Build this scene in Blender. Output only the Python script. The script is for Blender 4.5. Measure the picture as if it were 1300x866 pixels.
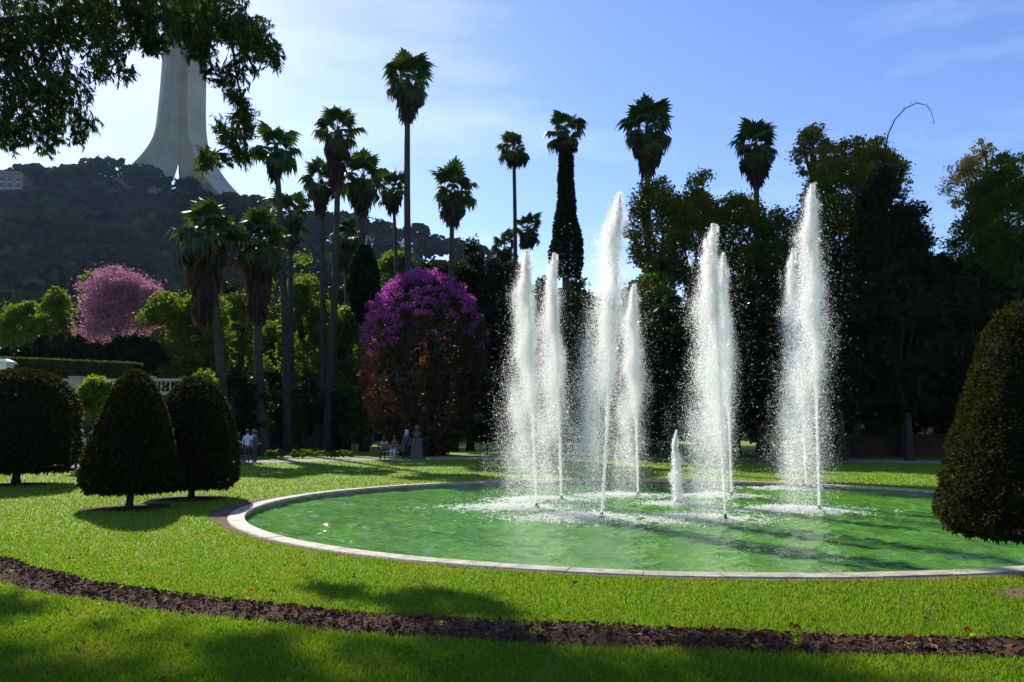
import bpy, bmesh, math, random
import numpy as np
from mathutils import Vector, Matrix, Euler

R = math.radians
sc = bpy.context.scene
for o in list(bpy.data.objects):
    bpy.data.objects.remove(o)
COL = sc.collection

# ------------------------------------------------------------------ camera
F, CX, CY, HOR, CAMZ = 1020.0, 650.0, 433.0, 546.0, 1.75
PITCH = math.atan((HOR - CY) / F)
cam = bpy.data.cameras.new('camera')
cam.sensor_width = 36.0
cam.lens = 36.0 * F / 1300.0
cam.clip_start = 0.1
cam.clip_end = 8000
camo = bpy.data.objects.new('camera', cam)
COL.objects.link(camo)
camo.location = (0, 0, CAMZ)
camo.rotation_euler = (math.pi / 2 + PITCH, 0, 0)
sc.camera = camo

# ------------------------------------------------------------------ light
SUN_AZ, SUN_EL = R(27.5), R(33)          # the sun stands behind the garden, to the left
SDIR = Vector((-math.sin(SUN_AZ) * math.cos(SUN_EL), math.cos(SUN_AZ) * math.cos(SUN_EL), math.sin(SUN_EL)))
world = bpy.data.worlds.new('World')
sc.world = world
world.use_nodes = True
wn, wl = world.node_tree.nodes, world.node_tree.links
wn.clear()
wo = wn.new('ShaderNodeOutputWorld')
bg = wn.new('ShaderNodeBackground')
sky = wn.new('ShaderNodeTexSky')
sky.sky_type = 'NISHITA'
sky.sun_disc = False
sky.sun_elevation = SUN_EL
sky.sun_rotation = -SUN_AZ
sky.air_density = 1.0
sky.dust_density = 0.25
sky.ozone_density = 3.5
bg.inputs['Strength'].default_value = 0.112
# thin high cloud, drawn on the dome of the sky
tc = wn.new('ShaderNodeTexCoord')
mp = wn.new('ShaderNodeMapping')
mp.inputs['Scale'].default_value = (1.1, 1.1, 4.5)
mp.inputs['Rotation'].default_value = (0.25, 0.35, 0.2)
nz = wn.new('ShaderNodeTexNoise')
nz.inputs['Scale'].default_value = 2.2
nz.inputs['Detail'].default_value = 7
nz.inputs['Roughness'].default_value = 0.6
rmp = wn.new('ShaderNodeValToRGB')
rmp.color_ramp.elements[0].position = 0.48
rmp.color_ramp.elements[0].color = (0, 0, 0, 1)
rmp.color_ramp.elements[1].position = 0.85
rmp.color_ramp.elements[1].color = (0.30, 0.30, 0.30, 1)
mx = wn.new('ShaderNodeMixRGB')
mx.inputs['Color2'].default_value = (8.0, 8.8, 10.0, 1)
wl.new(tc.outputs['Generated'], mp.inputs['Vector'])
wl.new(mp.outputs['Vector'], nz.inputs['Vector'])
wl.new(nz.outputs['Fac'], rmp.inputs['Fac'])
wl.new(rmp.outputs['Color'], mx.inputs['Fac'])
hs = wn.new('ShaderNodeHueSaturation')
hs.inputs['Saturation'].default_value = 1.12
hs.inputs['Hue'].default_value = 0.515
wl.new(sky.outputs['Color'], hs.inputs['Color'])
wl.new(hs.outputs['Color'], mx.inputs['Color1'])
wl.new(mx.outputs['Color'], bg.inputs['Color'])
wl.new(bg.outputs['Background'], wo.inputs['Surface'])

sun = bpy.data.lights.new('sun', 'SUN')
sun.energy = 4.9
sun.angle = R(0.5)
sun.color = (1.0, 0.95, 0.86)
suno = bpy.data.objects.new('sun', sun)
COL.objects.link(suno)
suno.location = SDIR * 60
suno.rotation_euler = SDIR.to_track_quat('Z', 'Y').to_euler()

sc.view_settings.view_transform = 'Standard'
sc.view_settings.look = 'None'
sc.view_settings.gamma = 1.0
sc.view_settings.exposure = 0.75
sc.view_settings.use_curve_mapping = False
sc.render.engine = 'CYCLES'
cy = sc.cycles
cy.max_bounces = 10
cy.diffuse_bounces = 6
cy.glossy_bounces = 3
cy.transmission_bounces = 6
cy.transparent_max_bounces = 20
cy.volume_bounces = 1
cy.sample_clamp_indirect = 6
cy.use_denoising = True
cy.caustics_reflective = False
cy.caustics_refractive = False

# ------------------------------------------------------------------ helpers
rng = np.random.default_rng(11)
random.seed(5)
CP, SP = math.cos(PITCH), math.sin(PITCH)


def ray(px, py):
    a, b = (px - CX) / F, (CY - py) / F
    return Vector((a, CP - b * SP, SP + b * CP))


def at(px, py, Y):
    d = ray(px, py)
    return Vector((0, 0, CAMZ)) + d * (Y / d.y)


def gnd(px, py, z=0.0):
    d = ray(px, py)
    return Vector((0, 0, CAMZ)) + d * ((z - CAMZ) / d.z)


def hz(py, Y):
    return at(CX, py, Y).z


def wpx(px, Y):
    return px / F * Y


def mesh_np(name, V, Fc, mat=None, smooth=False, mi=None):
    V = np.asarray(V, dtype=np.float32)
    Fc = np.asarray(Fc, dtype=np.int32)
    me = bpy.data.meshes.new(name)
    me.vertices.add(len(V))
    me.vertices.foreach_set('co', V.ravel())
    me.loops.add(Fc.size)
    me.loops.foreach_set('vertex_index', Fc.ravel())
    me.polygons.add(len(Fc))
    me.polygons.foreach_set('loop_start', np.arange(len(Fc), dtype=np.int32) * Fc.shape[1])
    for m in (mat if isinstance(mat, (list, tuple)) else [mat] if mat else []):
        me.materials.append(m)
    if mi is not None:
        me.polygons.foreach_set('material_index', np.asarray(mi, dtype=np.int32))
    if smooth:
        me.polygons.foreach_set('use_smooth', np.ones(len(Fc), dtype=bool))
    me.update(calc_edges=True)
    return me


class MB:
    """collects faces of a mesh"""
    def __init__(s):
        s.v, s.f, s.m = [], [], []

    def add(s, V, Fc, m=0):
        o = len(s.v)
        s.v += [tuple(p) for p in V]
        s.f += [tuple(i + o for i in q) for q in Fc]
        s.m += [m] * len(Fc)

    def box(s, c, d, rz=0, m=0, taper=1.0):
        cx, cy_, cz = c
        hx, hy, hh = d[0] / 2, d[1] / 2, d[2] / 2
        P = []
        for z, t in ((-hh, 1), (hh, taper)):
            for x, y in ((-hx, -hy), (hx, -hy), (hx, hy), (-hx, hy)):
                x, y = x * t, y * t
                P.append((cx + x * math.cos(rz) - y * math.sin(rz), cy_ + x * math.sin(rz) + y * math.cos(rz), cz + z))
        s.add(P, [(3, 2, 1, 0), (4, 5, 6, 7), (0, 1, 5, 4), (1, 2, 6, 5), (2, 3, 7, 6), (3, 0, 4, 7)], m)

    def tube(s, pts, rad, n=6, m=0, cap=True):
        pts = [Vector(p) for p in pts]
        if not hasattr(rad, '__len__'):
            rad = [rad] * len(pts)
        P, Fc = [], []
        ref = Vector((0.31, 0.87, 0.2)).normalized()
        for i, p in enumerate(pts):
            t = (pts[min(i + 1, len(pts) - 1)] - pts[max(i - 1, 0)]).normalized()
            u = t.cross(ref)
            if u.length < 1e-3:
                u = t.cross(Vector((1, 0, 0)))
            u.normalize()
            w = t.cross(u)
            for k in range(n):
                a = 2 * math.pi * k / n
                P.append(p + (u * math.cos(a) + w * math.sin(a)) * rad[i])
        for i in range(len(pts) - 1):
            for k in range(n):
                Fc.append((i * n + k, i * n + (k + 1) % n, (i + 1) * n + (k + 1) % n, (i + 1) * n + k))
        if cap:
            Fc.append(tuple(range(n - 1, -1, -1)))
            Fc.append(tuple((len(pts) - 1) * n + k for k in range(n)))
        s.add(P, Fc, m)

    def lathe(s, prof, n=16, c=(0, 0, 0), m=0):
        P, Fc = [], []
        for r, z in prof:
            for k in range(n):
                a = 2 * math.pi * k / n
                P.append((c[0] + r * math.cos(a), c[1] + r * math.sin(a), c[2] + z))
        L = len(prof)
        for i in range(L - 1):
            for k in range(n):
                Fc.append((i * n + k, i * n + (k + 1) % n, (i + 1) * n + (k + 1) % n, (i + 1) * n + k))
        Fc.append(tuple(range(n - 1, -1, -1)))
        Fc.append(tuple((L - 1) * n + k for k in range(n)))
        s.add(P, Fc, m)

    def mesh(s, name, mats, smooth=False):
        me = bpy.data.meshes.new(name)
        me.from_pydata(s.v, [], s.f)
        for m in (mats if isinstance(mats, (list, tuple)) else [mats]):
            me.materials.append(m)
        me.polygons.foreach_set('material_index', s.m)
        if smooth:
            me.polygons.foreach_set('use_smooth', [True] * len(s.f))
        me.update()
        return me


def obj(name, me, parent=None, loc=None, rot=None, scale=None, kind=None):
    o = bpy.data.objects.new(name, me)
    COL.objects.link(o)
    if parent:
        o.parent = parent
    if loc is not None:
        o.location = loc
    if rot is not None:
        o.rotation_euler = rot
    if scale is not None:
        o.scale = scale
    if kind:
        o['kind'] = kind
    return o


def tag(o, label, cat, group=None):
    o['label'] = label
    o['category'] = cat
    if group:
        o['group'] = group
    return o


def thing(name, label, cat, loc=(0, 0, 0), rz=0.0, group=None):
    o = bpy.data.objects.new(name, None)
    COL.objects.link(o)
    o.empty_display_size = 0.2
    o.location = loc
    o.rotation_euler = (0, 0, rz)
    return tag(o, label, cat, group)


def nrm(a):
    return a / np.maximum(np.linalg.norm(a, axis=-1, keepdims=True), 1e-9)


def leaf_arrays(P, D, L, W, fold=0.25):
    n = len(P)
    L = np.broadcast_to(np.asarray(L, float), (n,))[:, None]
    W = np.broadcast_to(np.asarray(W, float), (n,))[:, None]
    S = nrm(np.cross(D, rng.normal(size=(n, 3))))
    N = np.cross(D, S)
    V = np.empty((n, 4, 3))
    V[:, 0] = P
    V[:, 1] = P + D * L * 0.45 + S * W * 0.5 + N * W * fold
    V[:, 2] = P + D * L
    V[:, 3] = P + D * L * 0.45 - S * W * 0.5 + N * W * fold
    Fc = np.arange(n * 4).reshape(n, 4)
    return V.reshape(-1, 3), Fc


def join(parts):
    Vs, Fs, o = [], [], 0
    for V, Fc in parts:
        Vs.append(V)
        Fs.append(Fc + o)
        o += len(V)
    return np.concatenate(Vs), np.concatenate(Fs)


# ------------------------------------------------------------------ materials
def newmat(name):
    m = bpy.data.materials.new(name)
    m.use_nodes = True
    m.node_tree.nodes.clear()
    return m, m.node_tree.nodes, m.node_tree.links


def mat_basic(name, col, col2=None, rough=0.8, scale=4.0, bump=0.0, bscale=None, spec=0.3, detail=5, metallic=0.0, lo=0.35, hi=0.65, coord='Object'):
    m, n, l = newmat(name)
    out = n.new('ShaderNodeOutputMaterial')
    p = n.new('ShaderNodeBsdfPrincipled')
    p.inputs['Roughness'].default_value = rough
    p.inputs['Specular IOR Level'].default_value = spec
    p.inputs['Metallic'].default_value = metallic
    p.inputs['Base Color'].default_value = (*col, 1)
    t = n.new('ShaderNodeTexCoord')
    if col2:
        z = n.new('ShaderNodeTexNoise')
        z.inputs['Scale'].default_value = scale
        z.inputs['Detail'].default_value = detail
        r = n.new('ShaderNodeValToRGB')
        r.color_ramp.elements[0].position = lo
        r.color_ramp.elements[1].position = hi
        r.color_ramp.elements[0].color = (*col, 1)
        r.color_ramp.elements[1].color = (*col2, 1)
        l.new(t.outputs[coord], z.inputs['Vector'])
        l.new(z.outputs['Fac'], r.inputs['Fac'])
        l.new(r.outputs['Color'], p.inputs['Base Color'])
    if bump:
        z2 = n.new('ShaderNodeTexNoise')
        z2.inputs['Scale'].default_value = bscale or scale * 4
        z2.inputs['Detail'].default_value = 6
        b = n.new('ShaderNodeBump')
        b.inputs['Strength'].default_value = bump
        b.inputs['Distance'].default_value = 0.05
        l.new(t.outputs[coord], z2.inputs['Vector'])
        l.new(z2.outputs['Fac'], b.inputs['Height'])
        l.new(b.outputs['Normal'], p.inputs['Normal'])
    l.new(p.outputs['BSDF'], out.inputs['Surface'])
    return m


def mat_leaf(name, c1, c2, trans=0.45, tcol=None, rough=0.6, spec=0.12, patch=None):
    """leaf: reflects and lets light through; every leaf has its own tone"""
    m, n, l = newmat(name)
    out = n.new('ShaderNodeOutputMaterial')
    g = n.new('ShaderNodeNewGeometry')
    r = n.new('ShaderNodeValToRGB')
    r.color_ramp.elements[0].color = (*c1, 1)
    r.color_ramp.elements[1].color = (*c2, 1)
    l.new(g.outputs['Random Per Island'], r.inputs['Fac'])
    colout = r.outputs['Color']
    if patch:
        t = n.new('ShaderNodeTexCoord')
        z = n.new('ShaderNodeTexNoise')
        z.inputs['Scale'].default_value = patch[1]
        z.inputs['Detail'].default_value = 4
        rr = n.new('ShaderNodeValToRGB')
        rr.color_ramp.elements[0].position = patch[2]
        rr.color_ramp.elements[1].position = patch[3]
        mxx = n.new('ShaderNodeMixRGB')
        mxx.inputs['Color2'].default_value = (*patch[0], 1)
        l.new(t.outputs['Object'], z.inputs['Vector'])
        l.new(z.outputs['Fac'], rr.inputs['Fac'])
        l.new(rr.outputs['Color'], mxx.inputs['Fac'])
        l.new(colout, mxx.inputs['Color1'])
        colout = mxx.outputs['Color']
    p = n.new('ShaderNodeBsdfPrincipled')
    p.inputs['Roughness'].default_value = rough
    p.inputs['Specular IOR Level'].default_value = spec
    l.new(colout, p.inputs['Base Color'])
    tr = n.new('ShaderNodeBsdfTranslucent')
    mul = n.new('ShaderNodeMixRGB')
    mul.blend_type = 'MULTIPLY'
    mul.inputs['Fac'].default_value = 1
    mul.inputs['Color2'].default_value = (*(tcol or (2.0, 1.8, 0.5)), 1)
    l.new(colout, mul.inputs['Color1'])
    l.new(mul.outputs['Color'], tr.inputs['Color'])
    mxs = n.new('ShaderNodeMixShader')
    mxs.inputs['Fac'].default_value = trans
    l.new(p.outputs['BSDF'], mxs.inputs[1])
    l.new(tr.outputs['BSDF'], mxs.inputs[2])
    l.new(mxs.outputs['Shader'], out.inputs['Surface'])
    return m


M = {}
M['bark'] = mat_basic('bark', (0.018, 0.014, 0.011), (0.045, 0.036, 0.028), 0.9, 3.0, 0.8, 14)
M['palmbark'] = mat_basic('palm_bark', (0.03, 0.024, 0.019), (0.06, 0.048, 0.038), 0.9, 2.0, 0.8, 10)
M['deadfrond'] = mat_leaf('dead_frond', (0.028, 0.02, 0.013), (0.065, 0.045, 0.029), 0.25, (1.3, 1.1, 0.8))
M['frond'] = mat_leaf('palm_frond', (0.022, 0.048, 0.012), (0.042, 0.08, 0.018), 0.3, rough=0.5, spec=0.2)
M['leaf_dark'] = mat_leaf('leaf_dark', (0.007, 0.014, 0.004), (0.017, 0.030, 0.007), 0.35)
M['leaf_mid'] = mat_leaf('leaf_mid', (0.04, 0.08, 0.012), (0.085, 0.13, 0.018), 0.58)
M['leaf_bright'] = mat_leaf('leaf_bright', (0.06, 0.105, 0.012), (0.11, 0.16, 0.02), 0.5)
M['leaf_olive'] = mat_leaf('leaf_olive', (0.06, 0.085, 0.012), (0.13, 0.14, 0.022), 0.62, (2.3, 2.0, 0.45))
M['leaf_pale'] = mat_leaf('leaf_pale', (0.13, 0.12, 0.045), (0.22, 0.19, 0.08), 0.5, (1.6, 1.5, 0.8))
M['leaf_pink'] = mat_leaf('blossom_pink', (0.32, 0.14, 0.21), (0.54, 0.28, 0.36), 0.4, (1.1, 0.9, 1.05), rough=0.7)
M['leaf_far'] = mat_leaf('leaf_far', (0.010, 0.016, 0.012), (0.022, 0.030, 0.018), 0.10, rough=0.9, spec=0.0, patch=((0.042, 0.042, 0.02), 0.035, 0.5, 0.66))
M['leaf_over'] = mat_leaf('leaf_overhang', (0.018, 0.036, 0.008), (0.05, 0.08, 0.012), 0.4, (2.2, 2.0, 0.5), rough=0.45, spec=0.25)
M['topiary'] = mat_leaf('topiary_leaf', (0.008, 0.012, 0.0035), (0.034, 0.037, 0.010), 0.28, spec=0.05, rough=0.7)
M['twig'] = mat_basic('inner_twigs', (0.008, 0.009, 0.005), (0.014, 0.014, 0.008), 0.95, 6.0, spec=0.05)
M['magenta'] = mat_leaf('bract_magenta', (0.30, 0.05, 0.27), (0.48, 0.12, 0.42), 0.45, (1.2, 0.9, 1.2), rough=0.7)
M['bractbrown'] = mat_leaf('bract_sunlit_rust', (0.10, 0.04, 0.02), (0.28, 0.12, 0.05), 0.4, (1.3, 1.0, 0.7), rough=0.8)  # rust tone carries the orange sunlight on the mound's left side
M['boug_leaf'] = mat_leaf('bougainvillea_leaf', (0.025, 0.028, 0.012), (0.075, 0.05, 0.022), 0.25, (1.2, 1.1, 0.7))
M['grass'] = mat_leaf('grass_blade', (0.085, 0.17, 0.012), (0.16, 0.26, 0.024), 0.5, (1.45, 1.35, 0.5), rough=0.5,
                      patch=((0.22, 0.22, 0.05), 1.3, 0.55, 0.82))
M['hedge'] = mat_leaf('hedge_leaf', (0.05, 0.065, 0.02), (0.10, 0.11, 0.04), 0.3)
M['stone'] = mat_basic('coping_stone', (0.26, 0.225, 0.165), (0.47, 0.41, 0.32), 0.75, 5.0, 0.35, 30)
M['stone_d'] = mat_basic('basin_wall', (0.16, 0.16, 0.13), (0.26, 0.26, 0.22), 0.7, 2.0, 0.3, 20)
M['plaster'] = mat_basic('pale_plaster', (0.32, 0.28, 0.23), (0.42, 0.38, 0.32), 0.8, 1.2, 0.2, 12)
M['white'] = mat_basic('white_paint', (0.66, 0.66, 0.66), (0.76, 0.76, 0.74), 0.6, 2.0, 0.1, 20)
M['soil'] = mat_basic('soil', (0.03, 0.016, 0.010), (0.09, 0.05, 0.031), 0.95, 9.0, 1.0, 40, spec=0.15)
M['earth'] = mat_basic('bare_earth', (0.10, 0.062, 0.04), (0.20, 0.13, 0.09), 0.95, 2.2, 0.6, 50, spec=0.1)
M['gravel'] = mat_basic('path_gravel', (0.27, 0.25, 0.22), (0.38, 0.355, 0.31), 0.95, 1.6, 0.5, 60, spec=0.15)
M['chip'] = mat_leaf('mulch_chip', (0.04, 0.018, 0.011), (0.22, 0.11, 0.065), 0.0, rough=0.95, spec=0.0)
M['iron'] = mat_basic('dark_iron', (0.02, 0.02, 0.022), (0.04, 0.04, 0.04), 0.5, 4.0, 0.1, 20)
M['wood'] = mat_basic('bench_wood', (0.07, 0.05, 0.035), (0.12, 0.09, 0.06), 0.7, 4.0, 0.3, 30)
M['bronze'] = mat_basic('bust_stone', (0.08, 0.06, 0.03), (0.15, 0.115, 0.06), 0.6, 4.0, 0.3, 18)
M['pedestal'] = mat_basic('pedestal_stone', (0.05, 0.05, 0.052), (0.09, 0.09, 0.09), 0.8, 4.0, 0.3, 18)
M['darkwall'] = mat_basic('earth_wall', (0.028, 0.019, 0.013), (0.055, 0.038, 0.027), 0.9, 1.2, 0.4, 9)
M['glass'] = mat_basic('window_glass', (0.03, 0.04, 0.05), None, 0.1, spec=0.6)
M['housewall'] = mat_basic('house_wall', (0.16, 0.12, 0.10), (0.22, 0.17, 0.14), 0.85, 0.2)
M['roof'] = mat_basic('roof_tile', (0.25, 0.12, 0.07), (0.33, 0.17, 0.1), 0.85, 0.6)
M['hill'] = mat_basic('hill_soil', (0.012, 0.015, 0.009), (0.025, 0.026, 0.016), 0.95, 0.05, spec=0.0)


def mat_lawn():
    m, n, l = newmat('lawn')
    out = n.new('ShaderNodeOutputMaterial')
    p = n.new('ShaderNodeBsdfPrincipled')
    p.inputs['Roughness'].default_value = 0.9
    p.inputs['Specular IOR Level'].default_value = 0.1
    t = n.new('ShaderNodeTexCoord')
    z1 = n.new('ShaderNodeTexNoise'); z1.inputs['Scale'].default_value = 0.45; z1.inputs['Detail'].default_value = 6
    z2 = n.new('ShaderNodeTexNoise'); z2.inputs['Scale'].default_value = 22; z2.inputs['Detail'].default_value = 5
    r1 = n.new('ShaderNodeValToRGB')
    r1.color_ramp.elements[0].position = 0.3; r1.color_ramp.elements[0].color = (0.15, 0.26, 0.018, 1)
    r1.color_ramp.elements[1].position = 0.75; r1.color_ramp.elements[1].color = (0.24, 0.30, 0.04, 1)
    r2 = n.new('ShaderNodeValToRGB')
    r2.color_ramp.elements[0].position = 0.3; r2.color_ramp.elements[0].color = (0.55, 0.55, 0.55, 1)
    r2.color_ramp.elements[1].position = 0.7; r2.color_ramp.elements[1].color = (1.1, 1.1, 1.1, 1)
    mu = n.new('ShaderNodeMixRGB'); mu.blend_type = 'MULTIPLY'; mu.inputs['Fac'].default_value = 1
    b = n.new('ShaderNodeBump'); b.inputs['Strength'].default_value = 0.6; b.inputs['Distance'].default_value = 0.03
    l.new(t.outputs['Object'], z1.inputs['Vector']); l.new(t.outputs['Object'], z2.inputs['Vector'])
    l.new(z1.outputs['Fac'], r1.inputs['Fac']); l.new(z2.outputs['Fac'], r2.inputs['Fac'])
    l.new(r1.outputs['Color'], mu.inputs['Color1']); l.new(r2.outputs['Color'], mu.inputs['Color2'])
    l.new(mu.outputs['Color'], p.inputs['Base Color'])
    l.new(z2.outputs['Fac'], b.inputs['Height']); l.new(b.outputs['Normal'], p.inputs['Normal'])
    l.new(p.outputs['BSDF'], out.inputs['Surface'])
    return m


def mat_water():
    m, n, l = newmat('pond_water')
    out = n.new('ShaderNodeOutputMaterial')
    p = n.new('ShaderNodeBsdfPrincipled')
    p.inputs['Roughness'].default_value = 0.04
    p.inputs['IOR'].default_value = 1.33
    t = n.new('ShaderNodeTexCoord')
    z = n.new('ShaderNodeTexNoise'); z.inputs['Scale'].default_value = 0.8; z.inputs['Detail'].default_value = 6
    r = n.new('ShaderNodeValToRGB')
    r.color_ramp.elements[0].position = 0.3; r.color_ramp.elements[0].color = (0.06, 0.18, 0.012, 1)
    r.color_ramp.elements[1].position = 0.7; r.color_ramp.elements[1].color = (0.125, 0.32, 0.032, 1)
    l.new(t.outputs['Object'], z.inputs['Vector'])
    l.new(z.outputs['Fac'], r.inputs['Fac'])
    l.new(r.outputs['Color'], p.inputs['Base Color'])
    z2 = n.new('ShaderNodeTexNoise'); z2.inputs['Scale'].default_value = 9; z2.inputs['Detail'].default_value = 4
    b = n.new('ShaderNodeBump'); b.inputs['Strength'].default_value = 0.8; b.inputs['Distance'].default_value = 0.04
    l.new(t.outputs['Object'], z2.inputs['Vector'])
    l.new(z2.outputs['Fac'], b.inputs['Height'])
    l.new(b.outputs['Normal'], p.inputs['Normal'])
    l.new(p.outputs['BSDF'], out.inputs['Surface'])
    return m


def mat_drop():
    m, n, l = newmat('water_drops')
    out = n.new('ShaderNodeOutputMaterial')
    d = n.new('ShaderNodeBsdfDiffuse'); d.inputs['Color'].default_value = (0.92, 0.91, 0.9, 1)
    t = n.new('ShaderNodeBsdfTranslucent'); t.inputs['Color'].default_value = (0.97, 0.96, 0.95, 1)
    g = n.new('ShaderNodeBsdfGlossy'); g.inputs['Roughness'].default_value = 0.15
    a = n.new('ShaderNodeMixShader'); a.inputs['Fac'].default_value = 0.74
    b = n.new('ShaderNodeMixShader'); b.inputs['Fac'].default_value = 0.08
    tp = n.new('ShaderNodeBsdfTransparent')
    c = n.new('ShaderNodeMixShader'); c.inputs['Fac'].default_value = 0.42
    l.new(d.outputs[0], a.inputs[1]); l.new(t.outputs[0], a.inputs[2])
    l.new(a.outputs[0], b.inputs[1]); l.new(g.outputs[0], b.inputs[2])
    l.new(b.outputs[0], c.inputs[1]); l.new(tp.outputs[0], c.inputs[2])
    l.new(c.outputs[0], out.inputs['Surface'])
    return m


def mat_concrete():
    m, n, l = newmat('fin_concrete')
    out = n.new('ShaderNodeOutputMaterial')
    p = n.new('ShaderNodeBsdfPrincipled'); p.inputs['Roughness'].default_value = 0.85
    t = n.new('ShaderNodeTexCoord')
    z = n.new('ShaderNodeTexNoise'); z.inputs['Scale'].default_value = 0.06; z.inputs['Detail'].default_value = 6
    r = n.new('ShaderNodeValToRGB')
    r.color_ramp.elements[0].position = 0.3; r.color_ramp.elements[0].color = (0.27, 0.24, 0.205, 1)
    r.color_ramp.elements[1].position = 0.7; r.color_ramp.elements[1].color = (0.40, 0.36, 0.31, 1)
    w = n.new('ShaderNodeTexWave'); w.wave_type = 'BANDS'; w.bands_direction = 'Z'; w.inputs['Scale'].default_value = 0.12
    r2 = n.new('ShaderNodeValToRGB')
    r2.color_ramp.elements[0].position = 0.0; r2.color_ramp.elements[0].color = (0.88, 0.88, 0.88, 1)
    r2.color_ramp.elements[1].position = 0.12; r2.color_ramp.elements[1].color = (1, 1, 1, 1)
    mu = n.new('ShaderNodeMixRGB'); mu.blend_type = 'MULTIPLY'; mu.inputs['Fac'].default_value = 1
    l.new(t.outputs['Object'], z.inputs['Vector']); l.new(t.outputs['Object'], w.inputs['Vector'])
    l.new(z.outputs['Fac'], r.inputs['Fac']); l.new(w.outputs['Fac'], r2.inputs['Fac'])
    l.new(r.outputs['Color'], mu.inputs['Color1']); l.new(r2.outputs['Color'], mu.inputs['Color2'])
    l.new(mu.outputs['Color'], p.inputs['Base Color'])
    l.new(p.outputs['BSDF'], out.inputs['Surface'])
    return m


M['lawn'] = mat_lawn()
M['water'] = mat_water()
M['drop'] = mat_drop()
M['concrete'] = mat_concrete()

# ------------------------------------------------------------------ ground
PC = np.array([3.45, 19.35])          # centre of the pond
PR = 9.62                            # outer radius of its coping
RIMW = 0.33
WZ = -0.14                          # water level


def ring_sheet(name, r_list, z, mat, a0=0.0, a1=2 * math.pi, n=160, zf=None, kind='structure', c=PC):
    closed = abs(a1 - a0) >= 2 * math.pi - 1e-6
    m_ = n if closed else n + 1
    A = a0 + (a1 - a0) * np.arange(m_) / n
    V = []
    for r in r_list:
        rr = r(A) if callable(r) else np.full(m_, r)
        x, y = c[0] + rr * np.cos(A), c[1] + rr * np.sin(A)
        zz = np.full(m_, z) if zf is None else zf(x, y)
        V.append(np.stack([x, y, zz], 1))
    V = np.concatenate(V)
    Fc = []
    for i in range(len(r_list) - 1):
        for k in range(n):
            k2 = (k + 1) % m_
            Fc.append((i * m_ + k, (i + 1) * m_ + k, (i + 1) * m_ + k2, i * m_ + k2))
    o = obj(name, mesh_np(name, V, np.array(Fc), mat, True))
    if kind:
        o['kind'] = kind
    return o


ring_sheet('ground', [PR - 0.2] + list(np.geomspace(PR + 0.1, 1500, 40)), 0.0, M['lawn'], n=128)
ring_sheet('path', [29.6, 34.2], 0.006, M['gravel'], n=180)
ring_sheet('soil_margin', [PR - 0.1, lambda A: PR + 0.13 + 0.05 * np.sin(A * 1.0 + 2.2) + 0.42 * np.exp(-((A - math.pi * 1.02) / 0.33) ** 2) + 0.025 * np.sin(A * 17)], 0.005, M['earth'], n=200)

# flower bed, an arc of mulch round the front of the lawn
BA0, BA1 = R(190), R(332)
_bi = [(-260, 640), (-120, 672), (0, 704), (100, 734), (200, 751), (300, 764), (400, 774), (500, 782), (640, 788), (760, 795), (880, 801), (1000, 806), (1150, 810), (1300, 812), (1500, 812), (1800, 806)]
_bo = [(-330, 660), (-150, 703), (0, 741), (80, 757), (200, 777), (330, 793), (430, 803), (540, 811), (640, 817), (760, 823), (900, 829), (1100, 835), (1300, 838), (1500, 838), (1800, 832)]


def _edge(pts):
    G = np.array([tuple(gnd(x, y))[:2] for x, y in pts]) - PC
    A_ = np.mod(np.arctan2(G[:, 1], G[:, 0]), 2 * np.pi)
    r_ = np.hypot(G[:, 0], G[:, 1])
    o_ = np.argsort(A_)
    return A_[o_], r_[o_]


_ei, _eo = _edge(_bi), _edge(_bo)


def bed_in(A):
    return np.interp(A, *_ei) + 0.03 * np.sin(A * 19.0) + 0.025 * np.sin(A * 47 + 1)


def bed_out(A):
    return np.interp(A, *_eo) + 0.03 * np.sin(A * 17.0 + 2) + 0.03 * np.sin(A * 41)


_nb = 500
_A = np.linspace(BA0, BA1, _nb)
_V, _F = [], []
_K = 14
for j in range(_K + 1):
    t = j / _K
    r = bed_in(_A) * (1 - t) + bed_out(_A) * t
    z = 0.004 + 0.035 * math.sin(math.pi * t) + rng.uniform(-0.018, 0.018, _nb) * (1 if 0 < j < _K else 0.2)
    _V.append(np.stack([PC[0] + r * np.cos(_A), PC[1] + r * np.sin(_A), z], 1))
_V = np.concatenate(_V)
for j in range(_K):
    for k in range(_nb - 1):
        _F.append((j * _nb + k, (j + 1) * _nb + k, (j + 1) * _nb + k + 1, j * _nb + k + 1))
obj('flower_bed', mesh_np('flower_bed', _V, np.array(_F), M['soil']), kind='structure')
# narrow dark trench cut into the lawn behind the pond
ring_sheet('lawn_trench', [17.6, 17.95], 0.005, M['soil'], R(95), R(165), n=80)

# planting pits of the clipped trees
TOPI = [  # px of trunk foot, foot y, crown half width px, top y, bottom y, kind
    (20, 615, 69, 471, 596, 'drum'),
    (164, 645, 59, 472, 622, 'cone'),
    (243, 633, 55, 480, 617, 'dome'),
    (1332, 757, 122, 384, 678, 'bell'),
]
PITS = []
for px, py, *_r in TOPI:
    g = gnd(px, py)
    PITS.append((g.x, g.y, 0.95 if px < 1000 else 0.5))


def disc(name, x, y, r, z, mat, kind, n=36, wob=0.12):
    A = np.arange(n) * 2 * math.pi / n
    rr = r * (1 + wob * np.sin(A * 3 + x) + wob * 0.5 * np.sin(A * 7 + y))
    V = np.concatenate([[[x, y, z + 0.02]], np.stack([x + rr * np.cos(A), y + rr * np.sin(A), np.full(n, z)], 1)])
    Fc = np.array([(0, 1 + k, 1 + (k + 1) % n) for k in range(n)])
    return obj(name, mesh_np(name, V, Fc, mat, True), kind=kind)


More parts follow.
